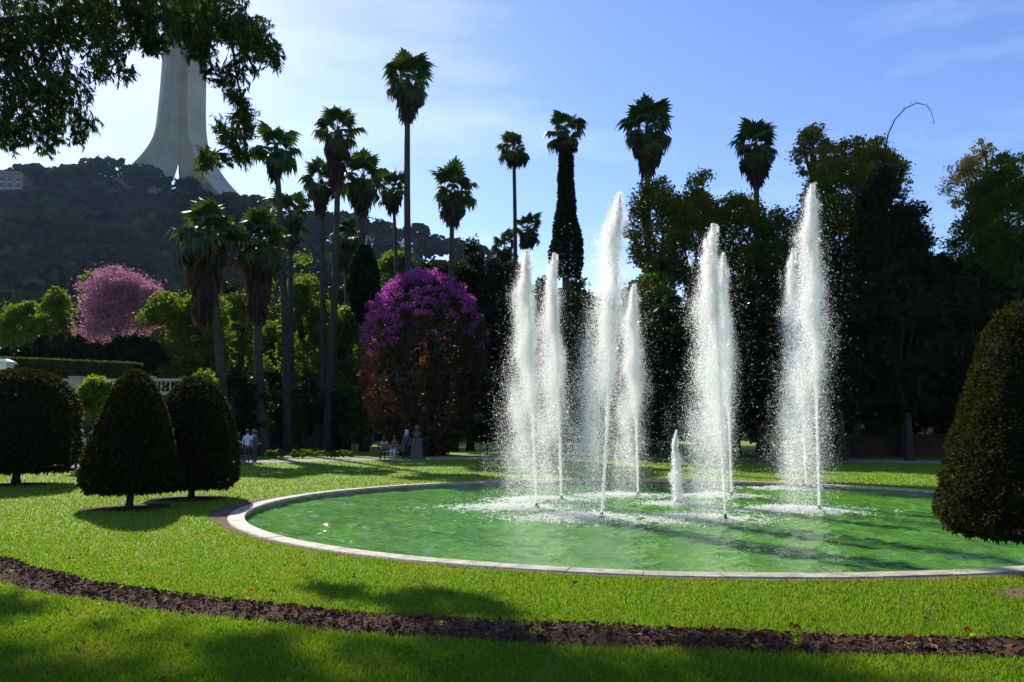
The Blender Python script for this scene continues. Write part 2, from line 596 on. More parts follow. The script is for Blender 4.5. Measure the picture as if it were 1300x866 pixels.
for x, y, r in PITS:
    disc('planting_pit', x, y, r, 0.005, M['earth'] if x > 0 else M['soil'], 'structure')

# ------------------------------------------------------------------ terrace, hill
TZ = 4.0
TX = -19.0
mb = MB()
mb.box((-60, 80, TZ / 2 + 0.0), (82, 64, TZ))
o = obj('terrace', mb.mesh('terrace', M['darkwall']), kind='structure')
o.location = (0, 0, -0.003)
obj('terrace_lawn', mesh_np('terrace_lawn', [(-100.9, 48.2, TZ + 0.004), (TX - 0.1, 48.2, TZ + 0.004), (TX - 0.1, 111.8, TZ + 0.004), (-100.9, 111.8, TZ + 0.004)], [(0, 1, 2, 3)], M['lawn']), kind='structure')

RY = 580.0
_sk = np.array([(-400, 250), (-100, 232), (0, 236), (60, 232), (120, 230), (180, 232), (232, 244), (300, 256), (340, 268), (385, 296), (430, 291), (500, 305), (550, 325), (620, 352), (720, 400), (900, 470), (1200, 520), (2000, 540)], float)


def ridge(X):
    u = CX + F * X / RY
    py = np.interp(u, _sk[:, 0], _sk[:, 1]) + 13
    return CAMZ + (HOR - py) / F * RY


def hillz(X, Y):
    t = np.clip((Y - 125) / (RY - 125), 0, 1)
    s = t ** 1.15 * (1 - 0.12 * np.sin(t * math.pi))
    back = np.clip((Y - RY) / 500, 0, 1)
    z = 1.0 + (ridge(X) - 1.0) * s * (1 - 0.6 * back)
    z = z + 4.0 * np.sin(X * 0.021 + Y * 0.013) * t * (1 - t) * 2 + 3.0 * np.sin(X * 0.047 - Y * 0.031) * t * (1 - t) * 2
    return z - 1.2


gx = np.linspace(-650, 420, 130)
gy = np.concatenate([np.linspace(115, 600, 70), np.linspace(620, 1200, 14)])
GX, GY = np.meshgrid(gx, gy)
V = np.stack([GX.ravel(), GY.ravel(), hillz(GX, GY).ravel()], 1)
nx = len(gx)
Fc = np.array([(j * nx + i, j * nx + i + 1, (j + 1) * nx + i + 1, (j + 1) * nx + i) for j in range(len(gy) - 1) for i in range(nx - 1)])
obj('hill', mesh_np('hill', V, Fc, M['hill'], True), kind='structure')


def clump_leaves(C, rc, n, leaf, squash=0.7, droop=0.15, up=0.2, asp=0.55):
    """leaves of n per clump; C (k,3) centres, rc (k,) radii"""
    k = len(C)
    idx = np.repeat(np.arange(k), n)
    d = nrm(rng.normal(size=(len(idx), 3)))
    rr = rng.uniform(0.25, 1.0, len(idx)) ** 0.45
    P = C[idx] + d * (rr * rc[idx])[:, None] * np.array([1, 1, squash])
    D = nrm(d * 0.6 + rng.normal(size=P.shape) * 0.8 + np.array([0, 0, up - droop]))
    L = leaf * rng.uniform(0.6, 1.35, len(P))
    return leaf_arrays(P - D * L[:, None] * 0.5, D, L, L * asp)


# far wood on the slope
parts = []
ty = 121.0
while ty < 600:
    sp = 7.0 + (ty - 121) * 0.019
    for x in np.arange(-0.80 * ty - 8, 0.08 * ty, sp):
        y = ty + rng.uniform(-.45, .45) * sp
        x = x + rng.uniform(-.45, .45) * sp
        z = float(hillz(np.array(x), np.array(y)))
        r = sp * (0.42 + 0.95 * rng.random() ** 1.6)
        nl = 112
        # a domed crown of a few bosses, its leaves lying along its skin
        kb = 7
        bd = nrm(rng.normal(size=(kb, 3)))
        bd[:, 2] = np.abs(bd[:, 2]) * 0.8
        C = np.array([x, y, z + r * rng.uniform(0.55, 1.0)]) + bd * r * np.array([0.6, 0.6, 0.4])
        ix = rng.integers(0, kb, nl)
        N = nrm(rng.normal(size=(nl, 3)))
        N[:, 2] = np.where(N[:, 2] < -0.3, -N[:, 2], N[:, 2])
        P = C[ix] + N * (r * 0.46 * rng.uniform(0.85, 1.08, nl))[:, None] * np.array([1, 1, 0.72])
        D = nrm(np.cross(N, rng.normal(size=(nl, 3))))
        S = nrm(np.cross(N + rng.normal(size=(nl, 3)) * 0.35, D))
        L = (r * 0.185 * rng.uniform(0.7, 1.3, nl))[:, None]
        V = np.stack([P - D * L, P + S * L * 0.7, P + D * L, P - S * L * 0.7], 1).reshape(-1, 3)
        parts.append((V, np.arange(nl * 4).reshape(nl, 4)))
    ty += sp * 0.95
V, Fc = join(parts)
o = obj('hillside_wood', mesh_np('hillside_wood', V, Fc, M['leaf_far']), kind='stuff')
tag(o, 'dark wood covering the hillside below the concrete monument', 'wood')

# ------------------------------------------------------------------ broadleaf trees


def limb_path(a, b, sag=0.1, n=4):
    a, b = Vector(a), Vector(b)
    L = (b - a).length
    pts = []
    off = Vector((random.uniform(-1, 1), random.uniform(-1, 1), random.uniform(0.2, 1))) * L * sag
    for i in range(n + 1):
        t = i / n
        pts.append(a.lerp(b, t) + off * math.sin(math.pi * t))
    return pts


SHARED = {}


def tree(name, label, px, Y, top, bot, hw, mat, leaf=0.22, n=9000, nclump=46, base=0.0, depth=None, squash=0.7,
         droop=0.15, cat='tree', group=None, rc=(0.2, 0.34), trunk_r=None, asp=0.55, lean=0.0, bark='bark', shell=0.6, full=False, share=None):
    """a broadleaf tree: px = column where it stands, top/bot = rows its crown spans at depth Y, hw = half width in px"""
    X = at(px, top * 0.6 + bot * 0.4, Y).x
    zt, zb = hz(top, Y), hz(bot, Y)
    a = wpx(hw, Y)
    b = depth or a * 0.85
    h = (zt - zb) / 2
    cz = (zt + zb) / 2 - base
    root = thing(name, label, cat, (X, Y, base), 0, group)
    if share and share in SHARED:
        cm, tm, a0, b0, zt0 = SHARED[share]
        sc_ = (a / a0 * random.choice((-1, 1)), b / b0, (zt - base) / zt0)
        obj('crown', cm, root, scale=sc_, kind='stuff')
        obj('trunk', tm, root, scale=sc_)
        return root
    nclump = int(nclump * 1.9)
    rc = (rc[0] * 0.72, rc[1] * 0.85)
    d = nrm(rng.normal(size=(nclump, 3)))
    if not full:
        d[:, 2] = np.where(d[:, 2] < -0.55, -d[:, 2], d[:, 2])
    ph = rng.uniform(0, 6.28, 4)
    lump = 1 + 0.16 * np.sin(d[:, 0] * 4 + ph[0]) + 0.14 * np.sin(d[:, 2] * 5 + ph[1]) + 0.1 * np.sin(d[:, 1] * 4 + ph[2])
    rr = rng.uniform(shell, 0.92, nclump) * lump
    rad = rng.uniform(rc[0], rc[1], nclump) * min(a, h) * 1.05
    C = d * rr[:, None] * np.array([a, b, h]) * 0.86 + np.array([lean * a, 0, cz])
    per = max(8, int(n * 1.12 / nclump))
    leaf = leaf * 1.25
    V, Fc = clump_leaves(C, rad, per, leaf, squash, droop, asp=asp)
    # a loose fringe of single leaves round the clumps
    V2, F2 = clump_leaves(C, rad * 1.55, max(3, per // 4), leaf, squash, droop, asp=asp)
    V, Fc = join([(V, Fc), (V2, F2)])
    cm = mesh_np('crown', V, Fc, mat)
    obj('crown', cm, root, kind='stuff')
    mb = MB()
    tr = trunk_r or max(0.12, 0.018 * (zt - base))
    fork = Vector((lean * a * 0.5, 0, max(0.4 * cz, cz - h * 0.75)))
    p1 = Vector((random.uniform(-.1, .1) * a * 0.3, 0, fork.z * 0.5))
    mb.tube([(0, 0, -0.05), (p1.x * .4, 0, fork.z * 0.12), p1, fork], [tr * 1.35, tr, tr * 0.85, tr * 0.7], 8)
    for i in rng.permutation(nclump)[:14]:
        pts = limb_path(fork, C[i], 0.08)
        mb.tube(pts, [tr * 0.5, tr * 0.38, tr * 0.26, tr * 0.17, tr * 0.07], 5)
    tm = mb.mesh('trunk', M[bark], True)
    obj('trunk', tm, root)
    if share:
        SHARED[share] = (cm, tm, a, b, zt - base)
    return root


DARK = 'dark evergreen tree in the shaded mass behind the pond'
tree('yellow_green_tree', 'sunlit yellow-green leafy tree behind the long-skirted palm near the balustrade', 245, 64, 348, 505, 54, M['leaf_bright'], 0.22, 17000, 60, base=TZ, full=True)
tree('leafy_tree', 'mid-green leafy tree rising between the two palms with long dead skirts', 312, 76, 348, 545, 42, M['leaf_bright'], 0.26, 8000)
tree('leafy_tree', 'broad green tree with lit upper leaves behind the slim grey palm trunks', 392, 78, 325, 560, 52, M['leaf_mid'], 0.26, 10000)
tree('leafy_tree', 'green tree with sunlit crown filling the gap left of the bougainvillea', 436, 72, 368, 565, 42, M['leaf_bright'], 0.24, 8000)
tree('round_tree', 'dark rounded tree on the skyline beneath the small slender palm', 503, 82, 316, 400, 38, M['leaf_mid'], 0.28, 6000)
tree('dark_tree', 'dark bushy tree showing over the left of the purple bougainvillea', 556, 72, 312, 440, 34, M['leaf_dark'], 0.26, 6000)
tree('dark_tree', 'upright dark tree with ragged top standing right below the full round palm', 598, 70, 295, 470, 32, M['leaf_dark'], 0.26, 7000, rc=(0.24, 0.4))
tree('dark_tree', 'low dark tree under the thin-trunked palm', 642, 68, 314, 480, 36, M['leaf_dark'], 0.26, 7000)
tree('leafy_tree', 'mid-green tree hugging the foot of the ivy-clad palm', 742, 64, 325, 560, 42, M['leaf_mid'], 0.26, 9000)
tree('dark_tree', 'dark tree filling the gap behind the leftmost pair of water jets', 688, 62, 350, 565, 46, M['leaf_dark'], 0.26, 9000)
tree('olive_tree', 'tall airy olive-green tree with sky gaps behind the tallest twin water jets', 838, 58, 208, 420, 56, M['leaf_olive'], 0.20, 8500, 60, rc=(0.16, 0.30), shell=0.72)
tree('olive_tree', 'airy olive-green tree below the rightmost palm crown', 925, 60, 232, 430, 58, M['leaf_olive'], 0.20, 8000, 56, rc=(0.16, 0.30), shell=0.72)
tree('leafy_tree', 'green tree with sunlit low boughs beside the short jet of the twin pair', 822, 54, 330, 560, 50, M['leaf_mid'], 0.22, 12000, 60, depth=6.0)  # crown deepened to cast shade on the back lawn
tree('olive_tree', 'broad olive-green tree joining the airy trees between the two fan palms', 886, 61, 213, 440, 62, M['leaf_olive'], 0.22, 9000, 60, rc=(0.18, 0.32), shell=0.72)
tree('olive_tree', 'olive-green tree with ragged sunlit top beneath the bearded fan palm', 962, 62, 236, 450, 52, M['leaf_olive'], 0.22, 7000, 50, rc=(0.18, 0.32), shell=0.72)
tree('green_tree', 'rounded green tree under the feathery bamboo, behind the tallest right-hand jet', 1052, 59, 205, 450, 72, M['leaf_mid'], 0.22, 13000, 60, rc=(0.18, 0.32), full=True)
tree('green_tree', 'green tree filling the dip in front of the pale sparse tree', 1200, 60, 272, 500, 62, M['leaf_mid'], 0.22, 10000, 50, rc=(0.18, 0.32), full=True)
tree('bamboo_clump', 'feathery olive bamboo clump crowning the dark mass beside the tallest right-hand jet', 1068, 60, 172, 400, 70, M['leaf_olive'], 0.22, 12000, 64, rc=(0.13, 0.26), cat='bamboo')
tree('bamboo_clump', 'thin pale bamboo plume out of which the bare hooked cane rises', 1116, 62, 160, 290, 42, M['leaf_olive'], 0.2, 5200, 40, rc=(0.16, 0.34), cat='bamboo')
tree('bamboo_clump', 'pale feathery bamboo plume leaning over the tallest right-hand jet', 1036, 64, 148, 260, 36, M['leaf_pale'], 0.2, 3000, 36, rc=(0.14, 0.32), cat='bamboo')
tree('dark_tree', 'tall dark green tree just left of the bamboo clump', 1010, 58, 235, 520, 52, M['leaf_mid'], 0.22, 10000, 50)
tree('dark_tree', 'dense blackish round-topped tree between the bamboo and the pale sparse tree', 1135, 54, 219, 500, 72, M['leaf_dark'], 0.24, 15000, 70, rc=(0.18, 0.28))
tree('green_tree', 'dense green tree standing directly under the pale thinly leaved crown', 1256, 61, 222, 500, 58, M['leaf_mid'], 0.22, 10000, 54, rc=(0.18, 0.32), full=True)
tree('pale_tree', 'pale thinly leaved tree standing up above the dark mass at the right', 1240, 68, 163, 320, 48, M['leaf_pale'], 0.20, 3200, 44, rc=(0.14, 0.26))
tree('green_tree', 'large glossy green tree rising behind the big clipped yew beside the bed', 1290, 50, 182, 480, 78, M['leaf_mid'], 0.22, 15000, 70, rc=(0.16, 0.28))
for px, Y, t, b, hw, nn in ((1205, 56, 315, 570, 80, 12000), (762, 55, 372, 575, 48, 9000), (1080, 53, 335, 575, 75, 11000), (985, 54, 335, 575, 62, 9000), (905, 54, 350, 575, 62, 9000), (1300, 52, 330, 575, 90, 12000), (1390, 50, 260, 575, 90, 9000)):
    tree('dark_tree', DARK, px, Y, t, b, hw, M['leaf_dark'], 0.27, nn * 1.3, 60, share='dark%d' % (px % 3), depth=6.5, group='dark evergreens massed behind the pond', rc=(0.2, 0.34), full=True)  # crowns drawn deep, and some trees added, to shade the back lawn
for px, t, hw in ((848, 352, 42), (912, 332, 48), (984, 322, 50), (1062, 318, 52), (1146, 312, 54), (1236, 310, 54)):  # extra trees, put in to cast shade on the back lawn
    tree('dark_tree', 'low-branched dark tree added at the lawn edge to shade the lawn behind the pond', px, 46.5, t, 560, hw, M['leaf_dark'], 0.26, 9000, 50, share='edge%d' % (px % 2), depth=3.4, group='dark shade trees added along the lawn edge', rc=(0.22, 0.36), full=True)
for px, Y, t, b, hw in ((300, 88, 372, 560, 44), (360, 90, 340, 560, 46), (415, 90, 345, 560, 44), (470, 88, 352, 560, 44), (525, 86, 350, 560, 44), (580, 84, 340, 560, 44), (640, 80, 345, 565, 46), (700, 78, 345, 565, 46), (765, 76, 350, 565, 48), (830, 74, 330, 565, 50), (900, 74, 300, 565, 52), (970, 72, 300, 565, 54), (1040, 72, 260, 565, 56), (1110, 70, 270, 565, 58), (1180, 70, 300, 565, 58), (1255, 70, 280, 565, 58), (1340, 68, 250, 565, 62)):
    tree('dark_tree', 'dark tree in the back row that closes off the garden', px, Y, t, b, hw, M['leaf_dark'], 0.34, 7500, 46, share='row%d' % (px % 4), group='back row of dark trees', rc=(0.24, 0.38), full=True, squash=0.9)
# trees on the terrace behind the hedge
tree('pink_tree', 'tree covered in pink blossom above the clipped hedge on the terrace', 157, 70, 342, 466, 68, M['leaf_pink'], 0.15, 24000, 44, base=TZ, rc=(0.2, 0.36), shell=0.55)
tree('leafy_tree', 'bright green tree beside the pink blossom tree, over the hedge', 68, 72, 360, 466, 30, M['leaf_bright'], 0.22, 8000, base=TZ, full=True)
tree('leafy_tree', 'broad green tree over the hedge above the white pier', 24, 74, 374, 468, 38, M['leaf_bright'], 0.22, 9000, base=TZ, full=True)
tree('round_tree', 'small rounded green tree top peeping over the pink blossom', 120, 92, 342, 420, 24, M['leaf_mid'], 0.3, 4000, base=TZ)
tree('dark_tree', 'dark tree below the hill at the far end of the hedge', -5, 100, 366, 470, 42, M['leaf_dark'], 0.34, 5000, base=TZ)
tree('dark_tree', 'dark green tree shaded under the pink blossom tree', 175, 66, 432, 500, 34, M['leaf_dark'], 0.26, 6000, base=TZ)
tree('dark_tree', 'dark tree behind the yellow-green tree', 262, 78, 340, 480, 50, M['leaf_dark'], 0.28, 6000, base=TZ)
tree('small_round_tree', 'small bright green ball-headed tree between two dark clipped yews', 122, 36, 477, 540, 29, M['leaf_bright'], 0.16, 5000, 40, rc=(0.25, 0.38), full=True)
for i, px in enumerate(range(-6, 200, 24)):
    tree('terrace_shrub', 'dark shrub massed behind the clipped hedge on the terrace', px, 62, random.uniform(418, 440), 476, 24, M['leaf_dark'], 0.24, 3600, 26, base=TZ, cat='shrub', group='dark shrubs behind the hedge', full=True, rc=(0.28, 0.42), trunk_r=0.08, share='tshrub%d' % (i % 2))
# shade shrubs at the foot of the trees
SH = 'dark shrub in the deep shade at the foot of the trees'
for i, px in enumerate(list(range(150, 470, 30)) + list(range(620, 1330, 44))):
    Y = random.uniform(55, 58) + (9 if px < 480 else 0)
    t = random.uniform(455, 500)
    if px < 240:
        Y, t = 46.4, random.uniform(512, 530)
    elif px < 330:
        Y, t = 49 + (px - 240) * 0.12, random.uniform(455, 485)
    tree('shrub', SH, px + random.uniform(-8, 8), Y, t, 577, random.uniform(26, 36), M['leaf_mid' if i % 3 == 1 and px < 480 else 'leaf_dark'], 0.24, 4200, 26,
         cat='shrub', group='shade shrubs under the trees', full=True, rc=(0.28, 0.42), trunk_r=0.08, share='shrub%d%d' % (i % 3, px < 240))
for px, py, w in ((385, 577, 24), (425, 578, 26), (350, 579, 18)):
    g = gnd(px, py + 5)
    tree('ground_shrub', 'low sunlit leafy border plant along the lawn under the palms', px, g.y, 571, 581, w, M['leaf_mid'], 0.18, 900, 16, cat='shrub', group='low border plants', full=True, trunk_r=0.03)

# thorny arching cane above the bamboo
mb = MB()
pts = [at(x, y, 60) for x, y in ((1122, 205), (1127, 172), (1136, 152), (1150, 137), (1165, 131), (1177, 134), (1184, 146), (1186, 158))]
p0 = pts[0]
foot = Vector((p0.x - 0.8, 60, 0))
loc = [p - foot for p in pts]
mb.tube([(0, 0, 0), (0.3, 0, 5), (0.6, 0, 12)] + loc, [0.07, 0.065, 0.06, 0.055, 0.05, 0.045, 0.04, 0.03, 0.022, 0.016, 0.010], 5)
for i in range(1, 7):
    for k in range(4):
        t = random.random()
        p = loc[i].lerp(loc[i + 1], t) if i + 1 < len(loc) else loc[i]
        q = p + Vector((random.uniform(-.3, .3), random.uniform(-.3, .3), random.uniform(.1, .4)))
        mb.tube([p, q], [0.02, 0.004], 3)
o = obj('bamboo_cane', mb.mesh('bamboo_cane', M['deadfrond'], True), loc=foot)
tag(o, 'bare arching cane with hooked tip rising above the bamboo', 'cane')

# ------------------------------------------------------------------ palms


def frond_mesh(seed, droop, dead=False):
    r = random.Random(seed)
    mb = MB()
    pl, fl = 1.2, 1.4
    mb.tube([(0, 0, 0), (pl * 0.5, 0, 0.06), (pl, 0, 0.0)], [0.035, 0.025, 0.018], 3, cap=False)
    n = 15
    hub = Vector((pl, 0, 0))
    for i in range(n):
        a = R(-118 + 236 * i / (n - 1)) + r.uniform(-.04, .04)
        L = fl * (1.0 - 0.28 * abs(i / (n - 1) * 2 - 1)) * r.uniform(0.88, 1.08)
        dr = Vector((math.cos(a), math.sin(a), 0))
        sd = Vector((-math.sin(a), math.cos(a), 0))
        up = 0.10 if i % 2 else 0.0
        w = 0.13 * L
        m1 = hub + dr * L * 0.55 + Vector((0, 0, 0.06 + up * .5 - droop * 0.10))
        tip = hub + dr * L * (1 - 0.18 * droop) + Vector((0, 0, -droop * L * r.uniform(0.28, 0.55)))
        fold = Vector((0, 0, -0.045))
        mb.add([hub, m1 + sd * w + fold, m1, m1 - sd * w + fold, tip], [(0, 3, 2), (0, 2, 1), (3, 4, 2), (2, 4, 1)])
    return mb.mesh('frond', M['deadfrond'] if dead else M['frond'])


FR = [frond_mesh(1, 0.75), frond_mesh(2, 1.2), frond_mesh(3, 1.7)]
FRD = [frond_mesh(4, 1.4, True), frond_mesh(5, 1.7, True)]


def ivy(prof, n, leaf, mat):
    """leaves on a turned profile [(r,z)...]"""
    pr = np.array(prof)
    z = rng.uniform(pr[:, 1].min(), pr[:, 1].max(), n)
    order = np.argsort(pr[:, 1])
    r = np.interp(z, pr[order, 1], pr[order, 0])
    a = rng.uniform(0, 2 * np.pi, n)
    rr = r * rng.uniform(0.75, 1.08, n) * (1 + 0.08 * np.sin(a * 3 + z * 2.1))
    P = np.stack([rr * np.cos(a), rr * np.sin(a), z], 1)
    D = nrm(np.stack([np.cos(a), np.sin(a), -0.6 + 0 * a], 1) + rng.normal(size=(n, 3)) * 0.5)
    L = leaf * rng.uniform(0.6, 1.3, n)
    return leaf_arrays(P, D, L, L * 0.75)


def palm(label, crown, Y, foot_px, scale, skirt=1.6, skirt_w=0.75, nf=40, r0=0.30, bend=0.0, base=0.0, ivy_prof=None, seed=0, low=-62, trunkmat='palmbark'):
    """crown = px of the growing point; foot_px = px x of the trunk's foot"""
    rd = random.Random(seed)
    top = at(crown[0], crown[1], Y)
    fx = at(foot_px, HOR, Y).x
    root = thing('fan_palm', label, 'palm', (fx, Y, base), rd.uniform(0, 6.28))
    rinv = Matrix.Rotation(-root.rotation_euler.z, 3, 'Z')
    H = top.z - base
    T = rinv @ Vector((top.x - fx, 0, H))
    mb = MB()
    pts, rad = [], []
    N = 26
    bd = rinv @ Vector((bend + rd.uniform(-.28, .28), 0, 0))
    for i in range(N + 1):
        t = i / N
        p = Vector((T.x * t, T.y * t, H * t)) + bd * math.sin(math.pi * t)
        pts.append(p)
        rad.append(r0 * (1.0 - 0.42 * t + 0.6 * math.exp(-t * H / 0.7)) * (1 + 0.035 * (i % 2)))
    pts[0].z = -0.05
    mb.tube(pts, rad, 9)
    obj('trunk', mb.mesh('trunk', M[trunkmat], True), root)
    ga = 2.39996
    nf = int(nf * rd.uniform(0.72, 0.95))
    low = low + rd.uniform(-8, 14)
    for i in range(nf):
        t = (i + 0.5) / nf
        el = R(84 - (84 - low) * t ** 0.9 + rd.uniform(-15, 15))
        az = i * ga + rd.uniform(-.25, .25)
        dead = t > 0.86
        me = (FRD[rd.randrange(2)] if dead else FR[0 if t < 0.3 else 1 if t < 0.62 else 2])
        s = scale * rd.uniform(0.62, 1.12) * (0.82 if t < 0.1 else 1.0)
        off = Vector((T.x, T.y, H - 0.75 * scale * t + 0.12))
        o = obj('frond', me, root, off, Euler((rd.uniform(-.35, .35), -el, az), 'XYZ'), (s, s, s))
    if skirt:
        n = int(260 * max(1, skirt / 2))
        a = rng.uniform(0, 2 * np.pi, n)
        t = rng.uniform(0, 1, n)
        zz = -0.35 * scale - t * skirt * 0.75
        rr = skirt_w * (1.0 - 0.62 * t ** 1.4) * rng.uniform(0.45, 1.1, n) * (1 + 0.15 * np.sin(a * 5))
        P = np.stack([T.x + rr * np.cos(a), T.y + rr * np.sin(a), H + zz], 1)
        D = nrm(np.stack([np.cos(a) * 0.16, np.sin(a) * 0.16, -1 + 0 * a], 1) + rng.normal(size=(n, 3)) * 0.13)
        L = rng.uniform(0.5, 1.15, n) * min(1.0, 0.35 + skirt * 0.3)
        V, Fc = leaf_arrays(P, D, L, L * 0.2, 0.15)
        obj('skirt', mesh_np('skirt', V, Fc, M['deadfrond']), root, kind='stuff')
    if ivy_prof:
        prof = [(r, hz(py, Y) - base) for r, py in ivy_prof]
        V, Fc = ivy(prof, 16000, 0.24, M['leaf_dark'])
        iv = obj('ivy', mesh_np('ivy', V, Fc, M['leaf_dark']), root, kind='stuff')
        mid = (prof[0][1] + prof[-1][1]) / 2 / H
        iv.location = (T.x * mid, T.y * mid, 0)
    return root


palm('fan palm in front of the hill, crown just clear of the overhanging boughs', (350, 186), 62, 366, 0.95, 2.6, 0.55, 38, seed=1, r0=0.34)
palm('fan palm with tall double-height shaggy crown and thick brown skirt', (429, 165), 64, 414, 1.0, 5.2, 0.95, 48, seed=2, r0=0.34)
palm('smaller fan palm tucked against the trunk of the double-crowned palm', (408, 228), 66, 412, 0.85, 3.0, 0.6, 34, seed=3, r0=0.28)
palm('shaggy fan palm with an ivy bulb hanging halfway down its trunk', (461, 222), 66, 463, 1.05, 3.6, 0.95, 40, seed=4, r0=0.32,
     ivy_prof=[(0.35, 408), (0.9, 388), (1.15, 362), (0.95, 335), (0.35, 312)])
palm('short-crowned slender fan palm between the shaggy palm and the tallest palm', (499, 238), 68, 508, 0.82, 2.0, 0.7, 32, seed=5, r0=0.22)
palm('tallest fan palm with slightly bent slim trunk and hanging brown skirt', (518, 98), 64, 530, 1.05, 4.0, 1.0, 46, seed=6, r0=0.36, bend=-0.55)
palm('fan palm with full round head of fronds on a short visible trunk', (575, 238), 66, 576, 1.02, 3.2, 1.1, 52, seed=7, r0=0.3, low=-75)
palm('fan palm with neat compact head on a very thin straight trunk', (652, 186), 66, 648, 0.72, 1.5, 0.7, 44, seed=8, r0=0.24, low=-70)
palm('fan palm whose trunk is swathed in ivy that widens towards the ground', (718, 164), 62, 721, 0.86, 2.2, 0.55, 36, seed=9, r0=0.36,
     ivy_prof=[(0.8, 350), (1.1, 336), (1.2, 320), (1.0, 300), (0.72, 278), (0.52, 250), (0.42, 215), (0.40, 196)])
palm('large fan palm with trailing dead fronds rising from the airy olive tree', (822, 160), 62, 826, 1.12, 4.2, 0.95, 42, seed=10, r0=0.34)
palm('fan palm with shaggy brown beard rising behind the olive trees beside the bamboo', (959, 182), 64, 966, 1.0, 3.6, 0.95, 46, seed=11, r0=0.32)
palm('short young fan palm half hidden behind the jets, right of the thin-trunked palm', (670, 288), 70, 670, 0.75, 1.6, 0.7, 34, seed=12, r0=0.24)
palm('small fan palm low beside the thin-trunked palm', (641, 312), 72, 641, 0.72, 1.2, 0.6, 26, seed=13, r0=0.22)
palm('stout fan palm with long grey dead skirt beside the yellow-green tree', (264, 296), 54, 289, 1.15, 7.2, 1.15, 46, seed=14, r0=0.36)
palm('stout fan palm with long grey dead skirt beside the slim bare palm trunk', (330, 300), 56, 336, 1.1, 7.0, 1.1, 46, seed=15, r0=0.36)
palm('fan palm with spreading crown behind the slim trunk in front of the monument foot', (368, 268), 72, 372, 1.1, 3.5, 0.9, 38, seed=16, r0=0.3)
palm('low fan palm filling the space below the double-crowned palm', (438, 300), 72, 440, 1.0, 3.0, 0.9, 36, seed=17, r0=0.3)

# ------------------------------------------------------------------ bougainvillea
Yb = 56.0
bx_ = at(538, HOR, Yb).x
root = thing('bougainvillea', 'huge bougainvillea mound, purple on top and rusty brown below', 'bougainvillea', (bx_, Yb, 0))
prof = [(1.4, 576), (1.9, 566), (3.4, 535), (4.1, 500), (4.45, 460), (4.45, 425), (4.0, 400), (3.0, 372), (1.65, 355), (0.3, 349)]
pz = np.array([hz(p, Yb) for _, p in prof])
prr = np.array([r for r, _ in prof])
nB = 900
zc = rng.uniform(pz[0], pz[-1], nB)
ac = rng.uniform(0, 2 * np.pi, nB)
rc_ = np.interp(zc, pz, prr)
C = np.stack([rc_ * 0.93 * np.cos(ac), rc_ * 0.8 * np.sin(ac), zc], 1)
C += rng.normal(size=C.shape) * 0.16
rad = rng.uniform(0.16, 0.52, nB)
hrel = (zc - pz[0]) / (pz[-1] - pz[0])
flow = (hrel + 0.12 * np.cos(ac - math.pi) + rng.normal(size=nB) * 0.11) > 0.70
side = (~flow) & (np.cos(ac - R(165)) > 0.25) & (hrel > 0.2)  # left side of the mound: orange sunlight painted as bract colour
rest = ~(flow | side)
V, Fc = clump_leaves(C[rest], rad[rest], 46, 0.20, 0.8, asp=0.7)
Ci = C * np.array([0.78, 0.78, 0.96]) + np.array([0, 0, 0.05])
V3, F3 = clump_leaves(Ci, rad * 1.6, 17, 0.24, 0.8, asp=0.7)
V, Fc = join([(V, Fc), (V3, F3)])
obj('foliage', mesh_np('foliage', V, Fc, M['boug_leaf']), root, kind='stuff')['label'] = 'brownish green leaves of the shaded lower mound'
V, Fc = clump_leaves(C[flow], rad[flow], 62, 0.14, 0.8, asp=0.85)
obj('blossom', mesh_np('blossom', V, Fc, M['magenta']), root, kind='stuff')['label'] = 'bright purple bracts over the top of the mound'
V, Fc = clump_leaves(C[side], rad[side], 50, 0.16, 0.8, asp=0.8)
obj('sunlit_side_blossom', mesh_np('sunlit_side_blossom', V, Fc, M['bractbrown']), root, kind='stuff')['label'] = 'rust-coloured bracts down the left side, orange sunlight put into their colour'
mb = MB()
for k in range(6):
    a = k * 1.05
    mb.tube([(0.3 * math.cos(a), 0.3 * math.sin(a), -0.05), (0.9 * math.cos(a), 0.9 * math.sin(a), 2.5), (1.8 * math.cos(a), 1.8 * math.sin(a), 6.5)], [0.16, 0.12, 0.06], 6)
obj('stem', mb.mesh('stem', M['bark'], True), root)

# ------------------------------------------------------------------ clipped trees (topiary)


